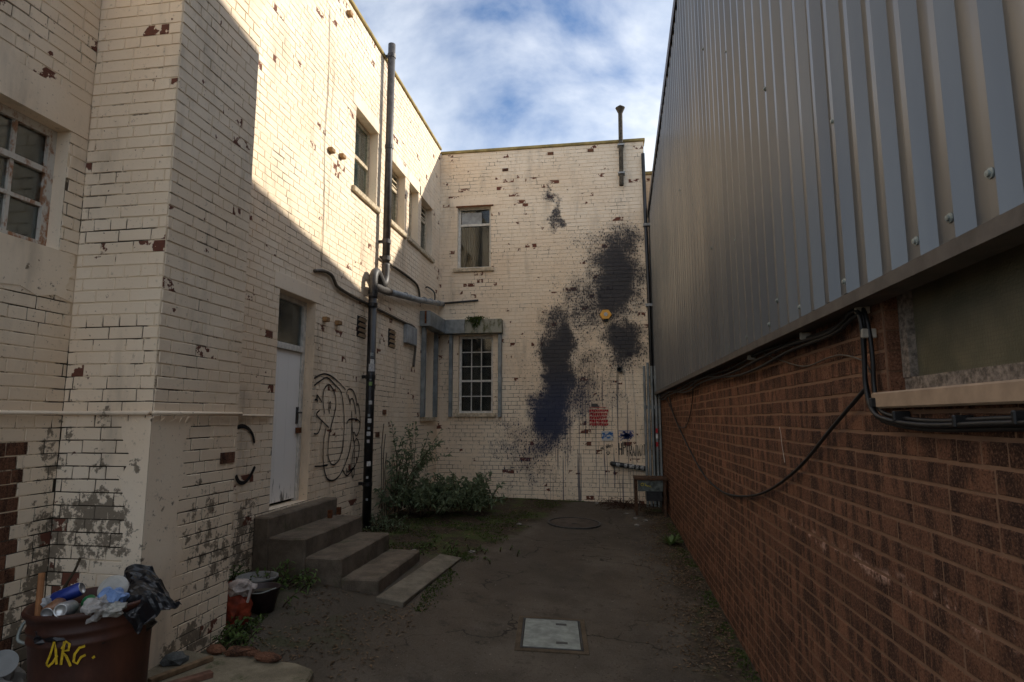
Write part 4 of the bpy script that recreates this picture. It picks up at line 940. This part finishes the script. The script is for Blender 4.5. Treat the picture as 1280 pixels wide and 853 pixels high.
h = MB(); h.box((.66, 10.22, .44), (.92, 10.5, .598)); h.build('lower_box', PIPE_B, cb, bevel=.004)
FG = Frame((0, 10.165, 0), (1, 0, 0), (0, -1, 0)); h = MB(); YEL = simple('yellow spray paint', (.42, .36, .03), .6, .2, 0, .3, 40, 0)
ribbon(h, FG, [(.60,.735),(.575,.715),(.585,.69),(.615,.70),(.61,.73),(.595,.735)], .011, n=.004); ribbon(h, FG, [(.64,.735),(.645,.69),(.66,.705),(.675,.68),(.69,.695),(.705,.675),(.72,.69),(.735,.66)], .010, n=.004)
h.build('scrawl', YEL, gp, recalc=False)

# ------------------------------------------------------------------ plants
def leaf(mb, p, d, L, wd, droop=.2, up=Vector((0, 0, 1)), seg=2):
    d = d.normalized(); s = d.cross(up); s = s.normalized() if s.length > .05 else Vector((1, 0, 0)); nn = s.cross(d)
    prev = None; i0 = len(mb.v)
    mid = p + d*L*.45 + nn*L*.04; tip = p + d*L - Vector((0, 0, droop*L))
    mb.v += [p, mid + s*wd/2 + nn*wd*.15, tip, mid - s*wd/2 + nn*wd*.15]; mb.f += [(i0, i0+1, i0+2), (i0, i0+2, i0+3)]
def leaf_mat(name, a, b, tr=.25):
    m = Mat(name, .55, .35); r = m.rand(); m.color(m.mix(r, a, b)); m.b.inputs['Subsurface Weight'].default_value = 0
    t = m.n('ShaderNodeBsdfTranslucent'); m.put(t.inputs[0], tuple(v*1.3 for v in b)); mx_ = m.n('ShaderNodeMixShader'); mx_.inputs[0].default_value = tr
    m.nt.links.new(m.b.outputs[0], mx_.inputs[1]); m.nt.links.new(t.outputs[0], mx_.inputs[2]); m.nt.links.new(mx_.outputs[0], m.nt.nodes['Material Output'].inputs[0]); return m.m
LEAF_A = leaf_mat('grey green buddleia leaf', (.06, .085, .04), (.21, .26, .15)); LEAF_B = leaf_mat('fresh weed leaf', (.05, .085, .02), (.12, .18, .05))
LEAF_D = leaf_mat('dead leaf', (.06, .036, .018), (.20, .13, .07), .1); MOSSG = leaf_mat('moss green', (.035, .055, .014), (.095, .13, .036)); STEM = simple('woody stem', (.055, .040, .024), .85, .2, 0, .3, 20, 0); BRAM = simple('dead bramble stem', (.055, .030, .020), .9, .1, 0, .4, 20, 0)
def rv(r): return Vector((r.uniform(-1, 1), r.uniform(-1, 1), r.uniform(-1, 1)))
def shoots(r, fol, stm, starts, nleaf, L, wd, sag=.35):
    for p, d, ln in starts:
        pts = [p]; q = p.copy(); dd = d.normalized(); n = 8
        for i in range(n):
            dd = (dd + rv(r)*.16 + Vector((0, 0, -sag/n*1.4))).normalized(); q = q + dd*ln/n
            gz = ground_z(q.x, q.y)+.02
            if q.z < gz: q.z = gz
            if q.x < XL+.05: q.x = XL+.05
            if q.y > YB-.06: q.y = YB-.06
            pts.append(q.copy())
        stm.tube(pts, [.007*(1-i/n)+.0015 for i in range(n+1)], 4, False)
        for i in range(nleaf):
            t = (.15+.85*(i+r.random())/nleaf)*n; k = min(int(t), n-1); b = pts[k].lerp(pts[k+1], t-k)
            d2 = ((pts[k+1]-pts[k]).normalized()*.5 + rv(r)*.9 + Vector((0, 0, .15)))
            leaf(fol, b, d2, L*r.uniform(.6, 1.25), wd*r.uniform(.7, 1.2), r.uniform(.05, .5))
r = random.Random(11)
bs = thing('leafy_bush', 'sprawling grey green bush in the corner beside the steps', 'bush', (-2.6, 9.2, .3))
fol, stm = MB(), MB(); starts = []
for i in range(190):
    a = r.uniform(0, 1); cx = -2.95+.92*a+r.gauss(0, .15); cy = 8.75+.9*a+r.gauss(0, .30); cz = ground_z(cx, cy)+.08
    starts.append((Vector((max(cx, XL+.1), cy, cz+r.uniform(0, .12))), Vector((r.uniform(-.7, 1), r.uniform(-1, .7), r.uniform(.7, 1.8))), r.uniform(.22, .56)*(1.0-.15*a)))
for i in range(20):
    starts.append((Vector((-3.02+r.gauss(0, .06), 8.75+r.gauss(0, .18), ground_z(-3, 8.7)+.1)), Vector((r.uniform(-.1, .25), r.uniform(-.25, .3), 1.4)), r.uniform(.8, 1.35)))
for i in range(6): starts.append((Vector((-3.0, 9.2+r.gauss(0, .1), .8)), Vector((.35, .5, 1.0)), .85))
shoots(r, fol, stm, starts, 26, .095, .034)
fol.build('foliage', LEAF_A, bs, recalc=False); stm.build('stem', STEM, bs, recalc=False)
h = MB()
for (y, z1) in ((8.28, 1.70), (8.36, 1.55), (8.43, 1.28)):
    h.tube(spline([(XL+.10, y, .3), (XL+.06, y+.03, .8), (XL+.05, y+.01, z1*.8), (XL+.05, y+.07, z1)], 3), .006, 5)
single('bare_stems', h, STEM, 'thin bare upright stems against the wall beside the soil pipe', 'plant', (XL+.07, 8.35, .3))
def weed(name, label, x, y, n, ln, L, wd, mat, seed, spread=.12, group=None):
    r_ = random.Random(seed); fo, sm = MB(), MB(); z0 = ground_z(x, y)
    st_ = [(Vector((x+r_.gauss(0, spread), y+r_.gauss(0, spread), 0)), Vector((r_.uniform(-1, 1), r_.uniform(-1, 1), r_.uniform(.6, 1.6))), ln*r_.uniform(.5, 1.2)) for _ in range(n)]
    for s in st_: s[0].z = ground_z(s[0].x, s[0].y)-.01
    shoots(r_, fo, sm, st_, 9, L, wd, .5)
    t_ = thing(name, label, 'plant', (x, y, z0), group); fo.build('foliage', mat, t_, recalc=False, kind='stuff'); sm.build('stem', STEM, t_, recalc=False, kind='stuff')
weed('weed', 'low green weeds between the steps and the chimney breast', -2.80, 4.90, 40, .22, .055, .022, LEAF_B, 1, .15)
weed('weed', 'small weeds at the corner of the chimney breast by the red bag', -2.50, 3.93, 24, .14, .045, .02, LEAF_B, 2, .09)
weed('weed', 'weeds growing from the joint behind the top step', -3.08, 7.0, 26, .22, .05, .02, LEAF_A, 3, .12)
weed('weed', 'low creeping weeds at the foot of the black soil pipe', -2.95, 7.75, 46, .25, .055, .022, LEAF_A, 4, .17)
weed('weed', 'small weeds on the soil beside the bottom step', -2.0, 6.95, 16, .08, .035, .016, LEAF_B, 5, .16)
weed('weed', 'green weeds along the edge of the asphalt path', -1.45, 7.2, 14, .07, .03, .014, LEAF_B, 6, .2)
fo = MB(); r = random.Random(8)
for i in range(34):
    a = r.uniform(0, 6.28); e = r.uniform(.5, 1.5); d = Vector((math.cos(a), math.sin(a), e)).normalized(); p = Vector((.84, 8.3, ground_z(.84, 8.3))); L = r.uniform(.14, .26)
    s = d.cross(Vector((0, 0, 1))).normalized(); i0 = len(fo.v)
    for t, wv in ((0, .012), (.35, .022), (.7, .017), (1, .001)):
        c_ = p + d*L*t + Vector((0, 0, -.35*L*t*t*(1.6-e)));
        if c_.x > XR-.02: c_.x = XR-.02
        fo.v += [c_ + s*wv, c_ - s*wv]
    fo.f += [(i0+2*k_, i0+2*k_+1, i0+2*k_+3, i0+2*k_+2) for k_ in range(3)]
single('strap_leaf_plant', fo, LEAF_B, 'bright green strap-leaved plant against the red brick wall', 'plant', (.84, 8.3, ground_z(.84, 8.3)), recalc=False)
fo = MB(); r = random.Random(9)
for i in range(120):
    p = Vector((.30+r.gauss(0, .19), 10.95+r.gauss(0, .14), 0)); p.z = ground_z(p.x, p.y); d = Vector((r.uniform(-1, 1), r.uniform(-1, .5), r.uniform(.4, 1.6))).normalized(); L = r.uniform(.2, .5)
    pts = []
    for k_ in range(6):
        t = k_/5; q = p + d*L*t + Vector((0, 0, -.8*L*t*t)) + rv(r)*.015; q.z = max(q.z, ground_z(q.x, q.y)+.003); q.y = min(q.y, YB-.02); pts.append(q)
    fo.tube(pts, .0035, 4, False)
single('dead_bramble', fo, BRAM, 'tangle of dead brown brambles at the foot of the end wall', 'plant', (.3, 10.95, .22), recalc=False)
fo = MB(); r = random.Random(10)
for i in range(420):
    x = r.gauss(-2.40, .075); p = Vector((x, YB-.02-r.uniform(0, .18), 3.67+r.uniform(0, .05)))
    if r.random() < .5: p.z -= r.uniform(0, .24)*max(0, 1-abs(x+2.40)/.12); p.y = YB-.19
    leaf(fo, p, Vector((r.uniform(-1, 1), r.uniform(-1.2, .2), r.uniform(-.6, .9))), r.uniform(.03, .075), .012, .6)
single('moss_clump', fo, MOSSG, 'dark clump of moss and fern hanging over the shutter box', 'plant', (-2.40, YB-.1, 3.67), recalc=False)
# grass, moss tufts and leaf litter that nobody could count
fo = MB(); r = random.Random(12)
def in_bed(x, y): return -x + .22*y > 3.08 + .3*mn.noise(Vector((x*2, y*2, 0)))
cnt = 0
while cnt < 5200:
    x, y = r.uniform(-3.15, -.6), r.uniform(6.6, 11.25)
    if not in_bed(x, y) or mn.noise(Vector((x*1.6, y*1.6, 7))) < .02: continue
    d = Vector((r.uniform(-1, 1), r.uniform(-1, 1), r.uniform(.5, 2)))
    leaf(fo, Vector((x, y, ground_z(x, y)-.004)), d, r.uniform(.02, .055), .008, .5); cnt += 1
cnt = 0
while cnt < 3800:                   # tufts along the wall feet
    k_ = r.random()
    if k_ < .4: x, y = XR-.02-abs(r.gauss(0, .07)), r.uniform(2.5, 10)
    elif k_ < .65: x, y = r.uniform(-3, .4), YB-.03-abs(r.gauss(0, .05))
    elif k_ < .85: x, y = PX+.01+abs(r.gauss(0, .10)), r.uniform(3.5, 4.6)
    else: x, y = r.gauss(-1.58, .05), r.uniform(5.0, 7.0)
    if mn.noise(Vector((x*2.2, y*2.2, 3))) < -.05: continue
    z0 = ground_z(x, y)
    if -2.6 < x < -1.6 and y < 3.56: z0 = .365
    leaf(fo, Vector((x, y, z0-.004)), Vector((r.uniform(-1, 1), r.uniform(-1, 1), r.uniform(.5, 2))), r.uniform(.02, .05), .007, .5); cnt += 1
tag(fo.build('grass', MOSSG, recalc=False), 'short grass and moss tufts along the yard edges', 'grass', kind='stuff')
fo = MB(); cnt = 0
while cnt < 5200:
    k_ = r.random()
    if k_ < .62: x, y = XR-.03-abs(r.gauss(0, .26)), r.uniform(2.3, 10.9)
    elif k_ < .9:
        x, y = r.uniform(-2.9, -.7), r.uniform(6.7, 11.2)
        if not in_bed(x, y): continue
    else: x, y = r.uniform(-2.5, -1.5), r.uniform(3.6, 5.2)
    if mn.noise(Vector((x*1.5, y*1.5, 9))) < -.15: continue
    a = r.uniform(0, 6.28); leaf(fo, Vector((x, y, ground_z(x, y)+.004)), Vector((math.cos(a), math.sin(a), r.uniform(-.05, .5))), r.uniform(.015, .045), r.uniform(.008, .02), .1); cnt += 1
tag(fo.build('leaf_litter', LEAF_D, recalc=False), 'dead leaves and twigs scattered along the wall', 'leaf litter', kind='stuff')
fo = MB(); cnt = 0
while cnt < 900:
    x, y = (XR-.05-abs(r.gauss(0, .3)), r.uniform(2.5, 10.8)) if r.random() < .55 else (r.uniform(-2.6, .9), r.uniform(2.6, 10.8))
    if -3.2 < x < -1.95 and 5.1 < y < 6.7: continue
    if -2.62 < x < -1.58 and y < 3.56: continue
    s = r.uniform(.003, .010); p = Vector((x, y, ground_z(x, y)+s*.3)); i0 = len(fo.v)
    fo.v += [p+Vector(q)*s*r.uniform(.7, 1.3) for q in ((1,0,0),(-1,0,0),(0,1,0),(0,-1,0),(0,0,.8),(0,0,-.5))]; fo.f += [tuple(i0+k_ for k_ in f) for f in ((0,2,4),(2,1,4),(1,3,4),(3,0,4))]; cnt += 1
tag(fo.build('grit', simple('pale grit', (.16, .135, .11), .9, .2, 0, .6, 60, 0), recalc=False), 'loose grit and small stones over the yard', 'grit', kind='stuff')

# ------------------------------------------------------------------ rubbish drum and what is in and round it
DC = Vector((-2.53, 2.80, .255)); DZ = 1.17
TILT = Matrix.Rotation(R(-2.5), 3, 'Y')
def dp_(v): return DC + TILT @ Vector((v[0], v[1], v[2]*DZ))
dr = thing('rubbish_drum', 'rust brown steel drum overflowing with rubbish and marked in yellow', 'drum', DC)
DRUM = Mat('rust brown drum paint', .55, .35); _n = DRUM.noise(4, 7, .65, DRUM.vec(1, 1, .4))
DRUM.color(DRUM.mix(DRUM.step(_n, .4, .65), (.045, .017, .011), (.095, .034, .019))); DRUM.bump(DRUM.noise(30, 5), .2, .006); DRUM = DRUM.m
pr_ = [(.215, 0), (.235, .02), (.25, .30), (.258, .40), (.266, .408), (.266, .418), (.259, .426), (.260, .445), (.268, .452), (.268, .462), (.262, .47), (.27, .505), (.283, .512), (.286, .525), (.28, .535), (.266, .53), (.258, .47), (.24, .30), (.225, .03), (.001, .03)]
h = MB(); h.lathe(pr_, (0, 0, 0), 40); h.v = [dp_(v) for v in h.v]; h.build('body', DRUM, dr, smooth=True)
h = MB()
def arg(pts, wd):
    ps = [Vector((p[0], 0, p[1])) for p in pts]; L = []
    for i, p in enumerate(ps):
        t = (ps[min(i+1, len(ps)-1)]-ps[max(i-1, 0)]).normalized(); q = Vector((-t.z, 0, t.x)); L.append((p+q*wd/2, p-q*wd/2))
    def S(p):
        rr = .2395 + (.0585)*(p.z-.02)/.53*.55 + .0045; th = R(-47)+p.x/.25; return dp_((rr*math.cos(th), rr*math.sin(th), p.z))
    for (a, b), (c, d) in zip(L, L[1:]): h.poly([S(a), S(b), S(d), S(c)])
YMARK = simple('yellow paint marker', (.52, .34, .02), .6, .2, 0, .35, 60, 0)
for strokes in ([[(-.215,.215),(-.19,.27),(-.165,.352),(-.155,.30),(-.148,.21)], [(-.215,.215),(-.20,.20),(-.17,.225),(-.145,.265)]], [[(-.122,.205),(-.105,.345)], [(-.12,.30),(-.095,.345),(-.075,.325),(-.08,.29),(-.115,.285),(-.09,.25),(-.065,.19)]],
                [[(.01,.30),(-.02,.295),(-.045,.26),(-.05,.215),(-.03,.20),(-.01,.235),(.015,.245)]], [[(.052,.215),(.066,.224)]]):
    h = MB()
    for pts in strokes: arg([(-.085+(p[0]+.08)*.66, .40+(p[1]-.29)*.62) for p in pts], .010)
    h.build('letter', YMARK, dr, recalc=False)
h = MB(); h.tube(spline([dp_((-.25, -.08, .47)), dp_((-.29, -.10, .46)), dp_((-.30, -.12, .40)), dp_((-.255, -.11, .38))], 4), .008, 6); h.build('handle', STEEL, dr, smooth=True)
def crumple(mb, c, rx, ry, rz, seed, amp=.18, sub=4, cut=None):
    bm = bmesh.new(); bmesh.ops.create_icosphere(bm, subdivisions=sub, radius=1); sv = Vector((seed*3.7, seed, 1))
    for v in bm.verts:
        n = v.co.normalized(); k = 1 + amp*(.9*mn.noise(n*1.7+sv) + .8*(.35-abs(mn.noise(n*3.1+sv))) + .45*(.3-abs(mn.noise(n*6.3+sv))))
        v.co = Vector((n.x*rx, n.y*ry, n.z*rz))*k
        if cut is not None and v.co.z < cut: v.co.z = cut
    i0 = len(mb.v); bm.verts.ensure_lookup_table(); mb.v += [Vector(c)+v.co for v in bm.verts]; mb.f += [tuple(i0+v.index for v in f.verts) for f in bm.faces]; bm.free()
BAGB = simple('black polythene', (.010, .010, .012), .32, .5, 0, .3, 20, .2)
h = MB(); crumple(h, dp_((0, 0, .43)), .245, .245, .09, 5, .25); h.build('liner', BAGB, dr)
ALU = simple('bare aluminium', (.55, .55, .54), .3, .5, .7, .1, 20, 0)
_old = set(bpy.data.objects)
def can(label, c, axis_, colr, L=.12, r_=.033, name='drink_can', top=True):
    c = Vector(c); ax = Vector(axis_).normalized(); q = Vector((0, 0, 1)).rotation_difference(ax).to_matrix()
    t_ = thing(name, label, 'can', c)
    h = MB(); h.lathe([(r_*.8, -L/2), (r_, -L/2+.008), (r_, L/2-.012), (r_*.82, L/2)], c, 20, q); h.build('body', simple('can ' + label[:14], colr, .35, .5, .2, .2, 30, 0), t_, smooth=True)
    for s in (-1, 1):
        h = MB(); h.lathe([(r_*.82, s*L/2), (r_*.78, s*(L/2+.003)), (r_*.70, s*(L/2-.004)), (.0005, s*(L/2-.004))], c, 20, q); h.build('lid', ALU, t_, smooth=True)
can('blue and white crushed drink can on the heap in the drum', (-2.685, 2.70, .835), (.8, .3, .35), (.02, .04, .22), .13)
can('brown drink can lying end-on at the drum rim', (-2.655, 2.60, .80), (-.3, .9, .12), (.20, .10, .055), .11, .032)
can('open-ended silver drink can facing out of the drum', (-2.575, 2.585, .805), (.35, -.9, .15), (.30, .30, .30), .11, .034)
can('green drink can half buried in the drum', (-2.50, 2.66, .80), (.9, -.35, -.25), (.015, .16, .05), .12, .033)
can('pale lilac drink can at the back of the drum heap', (-2.52, 2.82, .82), (.6, .5, .2), (.35, .30, .36), .11, .032)
h = MB(); q = Vector((0, 0, 1)).rotation_difference(Vector((.35, -.75, .55)).normalized()).to_matrix(); h.lathe([(.001, .010), (.045, .010), (.058, .004), (.066, 0), (.066, .012), (.058, .016), (.045, .020), (.001, .020)], (-2.47, 2.74, .855), 24, q)
single('cup_lid', h, simple('translucent white plastic', (.34, .33, .30), .4, .4, 0, .12, 20, 0), 'round white plastic cup lid standing on the drum heap', 'cup lid', (-2.47, 2.74, .80))
for (lb, p, s, c_, sd) in (('pale blue knotted plastic bag on the drum heap', (-2.43, 2.70, .825), (.055, .05, .05), (.15, .24, .45), 2), ('crumpled white cup beside the blue bag in the drum', (-2.45, 2.62, .80), (.05, .05, .045), (.33, .31, .29), 4), ('white crumpled wrapper at the front of the drum', (-2.40, 2.66, .79), (.05, .04, .03), (.30, .29, .26), 6), ('small white wrapper tucked behind the blue can', (-2.74, 2.68, .80), (.04, .04, .035), (.30, .30, .30), 8)):
    h = MB(); crumple(h, p, *s, sd, .6, 3); single('plastic_wrapper', h, simple('wrapper ' + lb[:16], c_, .4, .4, 0, .2, 25, 0), lb, 'litter', (p[0], p[1], p[2]-s[2]))
h = MB(); h.tube([(-2.78, 2.64, .70), (-2.80, 2.66, .94)], .014, 8); single('wooden_stick', h, simple('orange pine', (.38, .17, .07), .7), 'straight orange wooden stick poking up from the drum', 'stick', (-2.78, 2.64, .70))
h = MB(); h.tube(spline([(-2.76, 2.72, .72), (-2.745, 2.74, .85), (-2.715, 2.76, .93), (-2.70, 2.77, .99)], 3), [.010]*4+[.006]*6 , 7); single('wooden_stick', h, STEM, 'thin dark twig leaning behind the orange stick in the drum', 'stick', (-2.76, 2.72, .72))
# torn black polythene hanging over the drum rim
ctl = [[(-2.56,2.84,.76),(-2.60,2.93,.83),(-2.59,2.97,.905),(-2.50,3.02,.90)], [(-2.48,2.75,.785),(-2.52,2.85,.84),(-2.50,2.92,.89),(-2.45,3.0,.87)], [(-2.40,2.70,.775),(-2.42,2.80,.82),(-2.40,2.90,.84),(-2.36,2.96,.82)], [(-2.33,2.70,.72),(-2.34,2.78,.79),(-2.31,2.86,.80),(-2.27,2.90,.775)], [(-2.30,2.72,.66),(-2.29,2.78,.72),(-2.25,2.84,.74),(-2.20,2.88,.755)]]
h = MB(); nu, nv = 24, 18
def cat(a, n):
    return [p for p in spline(a, n)]
rows = [cat(rw_, 6) for rw_ in ctl]; colsn = len(rows[0]); grid = []
for j in range(colsn): grid.append(cat([rw_[j] for rw_ in rows], 6))
for j, cl in enumerate(grid):
    for i, p in enumerate(cl):
        w_ = Vector((i*.16, j*.2, 2)); k_ = .4-abs(mn.noise(w_))*2; k2 = .4-abs(mn.noise(w_*2.3+Vector((4, 1, 0))))*2
        h.v.append(p + Vector((.006, -.022, .030))*k_ + Vector((.004, -.006, .010))*k2)
LC = len(grid[0]); h.f = [(j*LC+i, j*LC+i+1, (j+1)*LC+i+1, (j+1)*LC+i) for j in range(colsn-1) for i in range(LC-1)]
o = single('black_polythene_sheet', h, BAGB, 'torn black polythene sack flapping over the drum rim', 'plastic sack', (-2.45, 2.85, .75), recalc=False)
md = o.modifiers.new('thickness', 'SOLIDIFY'); md.thickness = .004
for o in set(bpy.data.objects) - _old:      # the drum's contents sit at its rim
    if o.parent is None: o.location += Vector((.07, 0, .09))
h = MB(); crumple(h, (-2.98, 2.60, .42), .17, .20, .20, 9, .5, 4); single('white_rubbish_bag', h, simple('dirty white polythene', (.30, .285, .26), .45, .4, 0, .25, 14, .2), 'dirty white plastic bag slumped beside the drum', 'plastic bag', (-2.98, 2.60, .27))
h = MB(); q = Vector((0, 0, 1)).rotation_difference(Vector((.6, -.5, .5)).normalized()).to_matrix(); h.lathe([(.001, 0), (.035, 0), (.058, .010), (.062, .014), (.058, .013), (.035, .004), (.001, .004)], (-2.90, 2.66, .60), 24, q); single('paper_plate', h, simple('white paper plate', (.27, .27, .26), .6, .3, 0, .06, 10, 0), 'white disposable bowl lying on the white bag by the drum', 'bowl', (-2.90, 2.66, .56))
h = MB(); h.box((-.14, -.12, 0), (.14, .12, .05)); q = Matrix.Rotation(R(25), 4, 'Z') @ Matrix.Rotation(R(12), 4, 'X'); h.v = [q @ v + Vector((-2.86, 2.42, .33)) for v in h.v]; single('plastic_tray', h, TARNISH, 'dark plastic tray on the ground in front of the white bag', 'tray', (-2.86, 2.42, .3), bevel=.01)
# red sack and pots tucked behind the chimney breast
zg = ground_z(-2.66, 4.15)
h = MB(); crumple(h, (-2.66, 4.17, zg+.12), .11, .10, .16, 12, .4, 3, -.125); rs = thing('red_sack', 'torn red and white sack leaning by the corner of the chimney breast', 'sack', (-2.66, 4.17, zg))
h.build('sack', simple('faded red woven plastic', (.24, .040, .018), .6, .3, 0, .5, 18, .3), rs)
h = MB(); crumple(h, (-2.63, 4.165, zg+.255), .095, .085, .055, 14, .5, 3); h.build('white_top', simple('dirty white woven plastic', (.36, .31, .28), .6, .3, 0, .35, 18, .3), rs)
h = MB(); h.tube(spline([(-2.57, 4.14, zg+.27), (-2.535, 4.13, zg+.30), (-2.52, 4.13, zg+.26), (-2.54, 4.13, zg+.17)], 4), .010, 6); h.build('strap', bpy.data.materials['dirty white woven plastic'], rs)
zg = ground_z(-2.62, 4.47)
bk = thing('black_bucket', 'black tapered builder\'s bucket with wire handle behind the red sack', 'bucket', (-2.62, 4.47, zg))
h = MB(); h.lathe([(.001, .01), (.085, .01), (.118, .17), (.125, .175), (.125, .183), (.114, .18), (.08, .02), (.001, .02)], (-2.62, 4.47, zg-.005), 28); h.build('tub', simple('scuffed black plastic', (.030, .018, .017), .5, .4, 0, .4, 20), bk, smooth=True)
h = MB(); h.tube(spline([(-2.738, 4.42, zg+.17), (-2.68, 4.34, zg+.165), (-2.57, 4.34, zg+.165), (-2.50, 4.44, zg+.18)], 5), .005, 6); h.build('handle', STEEL, bk, smooth=True)
h = MB(); h.lathe([(.001, .14), (.108, .14)], (-2.62, 4.47, zg), 28); h.build('soil', GROUND, bk)
zg = ground_z(-2.84, 4.74)
bk = thing('plant_tub', 'pale rimmed plant tub with weeds behind the black bucket', 'plant pot', (-2.84, 4.74, zg))
h = MB(); h.lathe([(.001, .0), (.13, .0), (.15, .13), (.165, .135), (.165, .155), (.145, .155), (.14, .12), (.001, .10)], (-2.84, 4.74, zg-.01), 28); h.build('tub', simple('faded grey plastic', (.17, .17, .16), .6, .3, 0, .25, 14), bk, smooth=True)
# planks and brick rubble on the raised slab
def plank(label, a, b, wd, th, mat, z):
    a = Vector((*a, z)); b = Vector((*b, z)); d = (b-a); L = d.length; ang = math.atan2(d.y, d.x)
    h = MB(); h.box((0, -wd/2, 0), (L, wd/2, th)); q = Matrix.Translation(a) @ Matrix.Rotation(ang, 4, 'Z'); h.v = [q @ v for v in h.v]
    single('timber_offcut', h, mat, label, 'plank', a, bevel=.003)
WOODR = simple('reddish weathered timber', (.14, .072, .048), .85, .2, 0, .35, 16); WOODB = simple('brown weathered timber', (.16, .105, .06), .85, .2, 0, .35, 16)
plank('long reddish timber offcut lying on the mossy slab', (-2.42, 2.86), (-2.17, 3.22), .05, .03, WOODR, .366)
plank('paler timber offcut propped beside the reddish one', (-2.44, 3.08), (-2.31, 3.42), .035, .028, WOODB, .366)
r = random.Random(21); RUB = red_brick('broken brick rubble', .9)
for i, (lb, x, y, s) in enumerate((('broken brick lump nearest the chimney breast on the slab edge', -2.36, 3.53, .055), ('dark broken brick piece in the middle of the slab edge', -2.20, 3.52, .06), ('small brick chip between two larger lumps on the slab edge', -2.10, 3.51, .035), ('long brick fragment at the outer end of the slab edge rubble', -1.98, 3.47, .06), ('brick fragment lying in the dirt off the end of the slab', -1.52, 3.36, .045))):
    h = MB(); crumple(h, (0, 0, 0), s*1.3, s*.7, s*.45, i*3.1, .5, 2); q = Matrix.Translation((x, y, (.385 if x < -1.6 else ground_z(x, y)+.015))) @ Matrix.Rotation(r.uniform(-.6, .6), 4, 'Z'); h.v = [q @ v for v in h.v]
    single('brick_rubble', h, RUB, lb, 'rubble', (x, y, .36 if x < -1.6 else ground_z(x, y)))
h = MB(); crumple(h, (-2.50, 3.36, .385), .07, .06, .03, 31, .5, 2); single('stone', h, concrete_mat('grey rubble stone', (.12, .125, .12), .3), 'flat grey stone lying at the chimney breast foot', 'stone', (-2.50, 3.36, .36))
# scraps of litter on the ground
LIT = simple('pale paper scrap', (.22, .20, .175), .8, .2, 0, .3, 30, 0)
for i, (x, y, lb) in enumerate(((-1.25, 8.9, 'pale scrap of paper on the moss near the path edge'), (-1.55, 7.05, 'pale flat scrap at the corner of the concrete strip'), (-2.15, 6.75, 'small pale wrapper in the soil beside the bottom step'), (.33, 10.2, 'largest pale scrap below the cabinet stand'), (.46, 9.85, 'pale litter scrap in front of the cabinet stand'), (.60, 9.7, 'torn pale wrapper beside the cabinet stand leg'), (.45, 9.3, 'white scrap on the leaf litter before the strap-leaved plant'), (-.16, 11.1, 'pale flat stone-like scrap against the end wall'))):
    h = MB(); crumple(h, (x, y, ground_z(x, y)+.012), .035, .028, .014, i*1.7, .7, 2); single('litter_scrap', h, LIT, lb, 'litter', (x, y, ground_z(x, y)))

for o in bpy.data.objects:            # repeats of a kind share a group
    if o.parent is None:
        k = o.name.split('.')[0]
        g = {'drink_can': 'drink cans in the rubbish drum', 'weed': 'weeds along the yard edges', 'hanging_cable': 'cables hanging on the shed wall', 'brick_rubble': 'broken brick along the slab edge', 'litter_scrap': 'scraps of litter on the ground', 'timber_offcut': 'timber offcuts on the slab', 'wooden_stick': 'sticks in the rubbish drum', 'plastic_wrapper': 'wrappers in the rubbish drum'}.get(k)
        if g: o['group'] = g
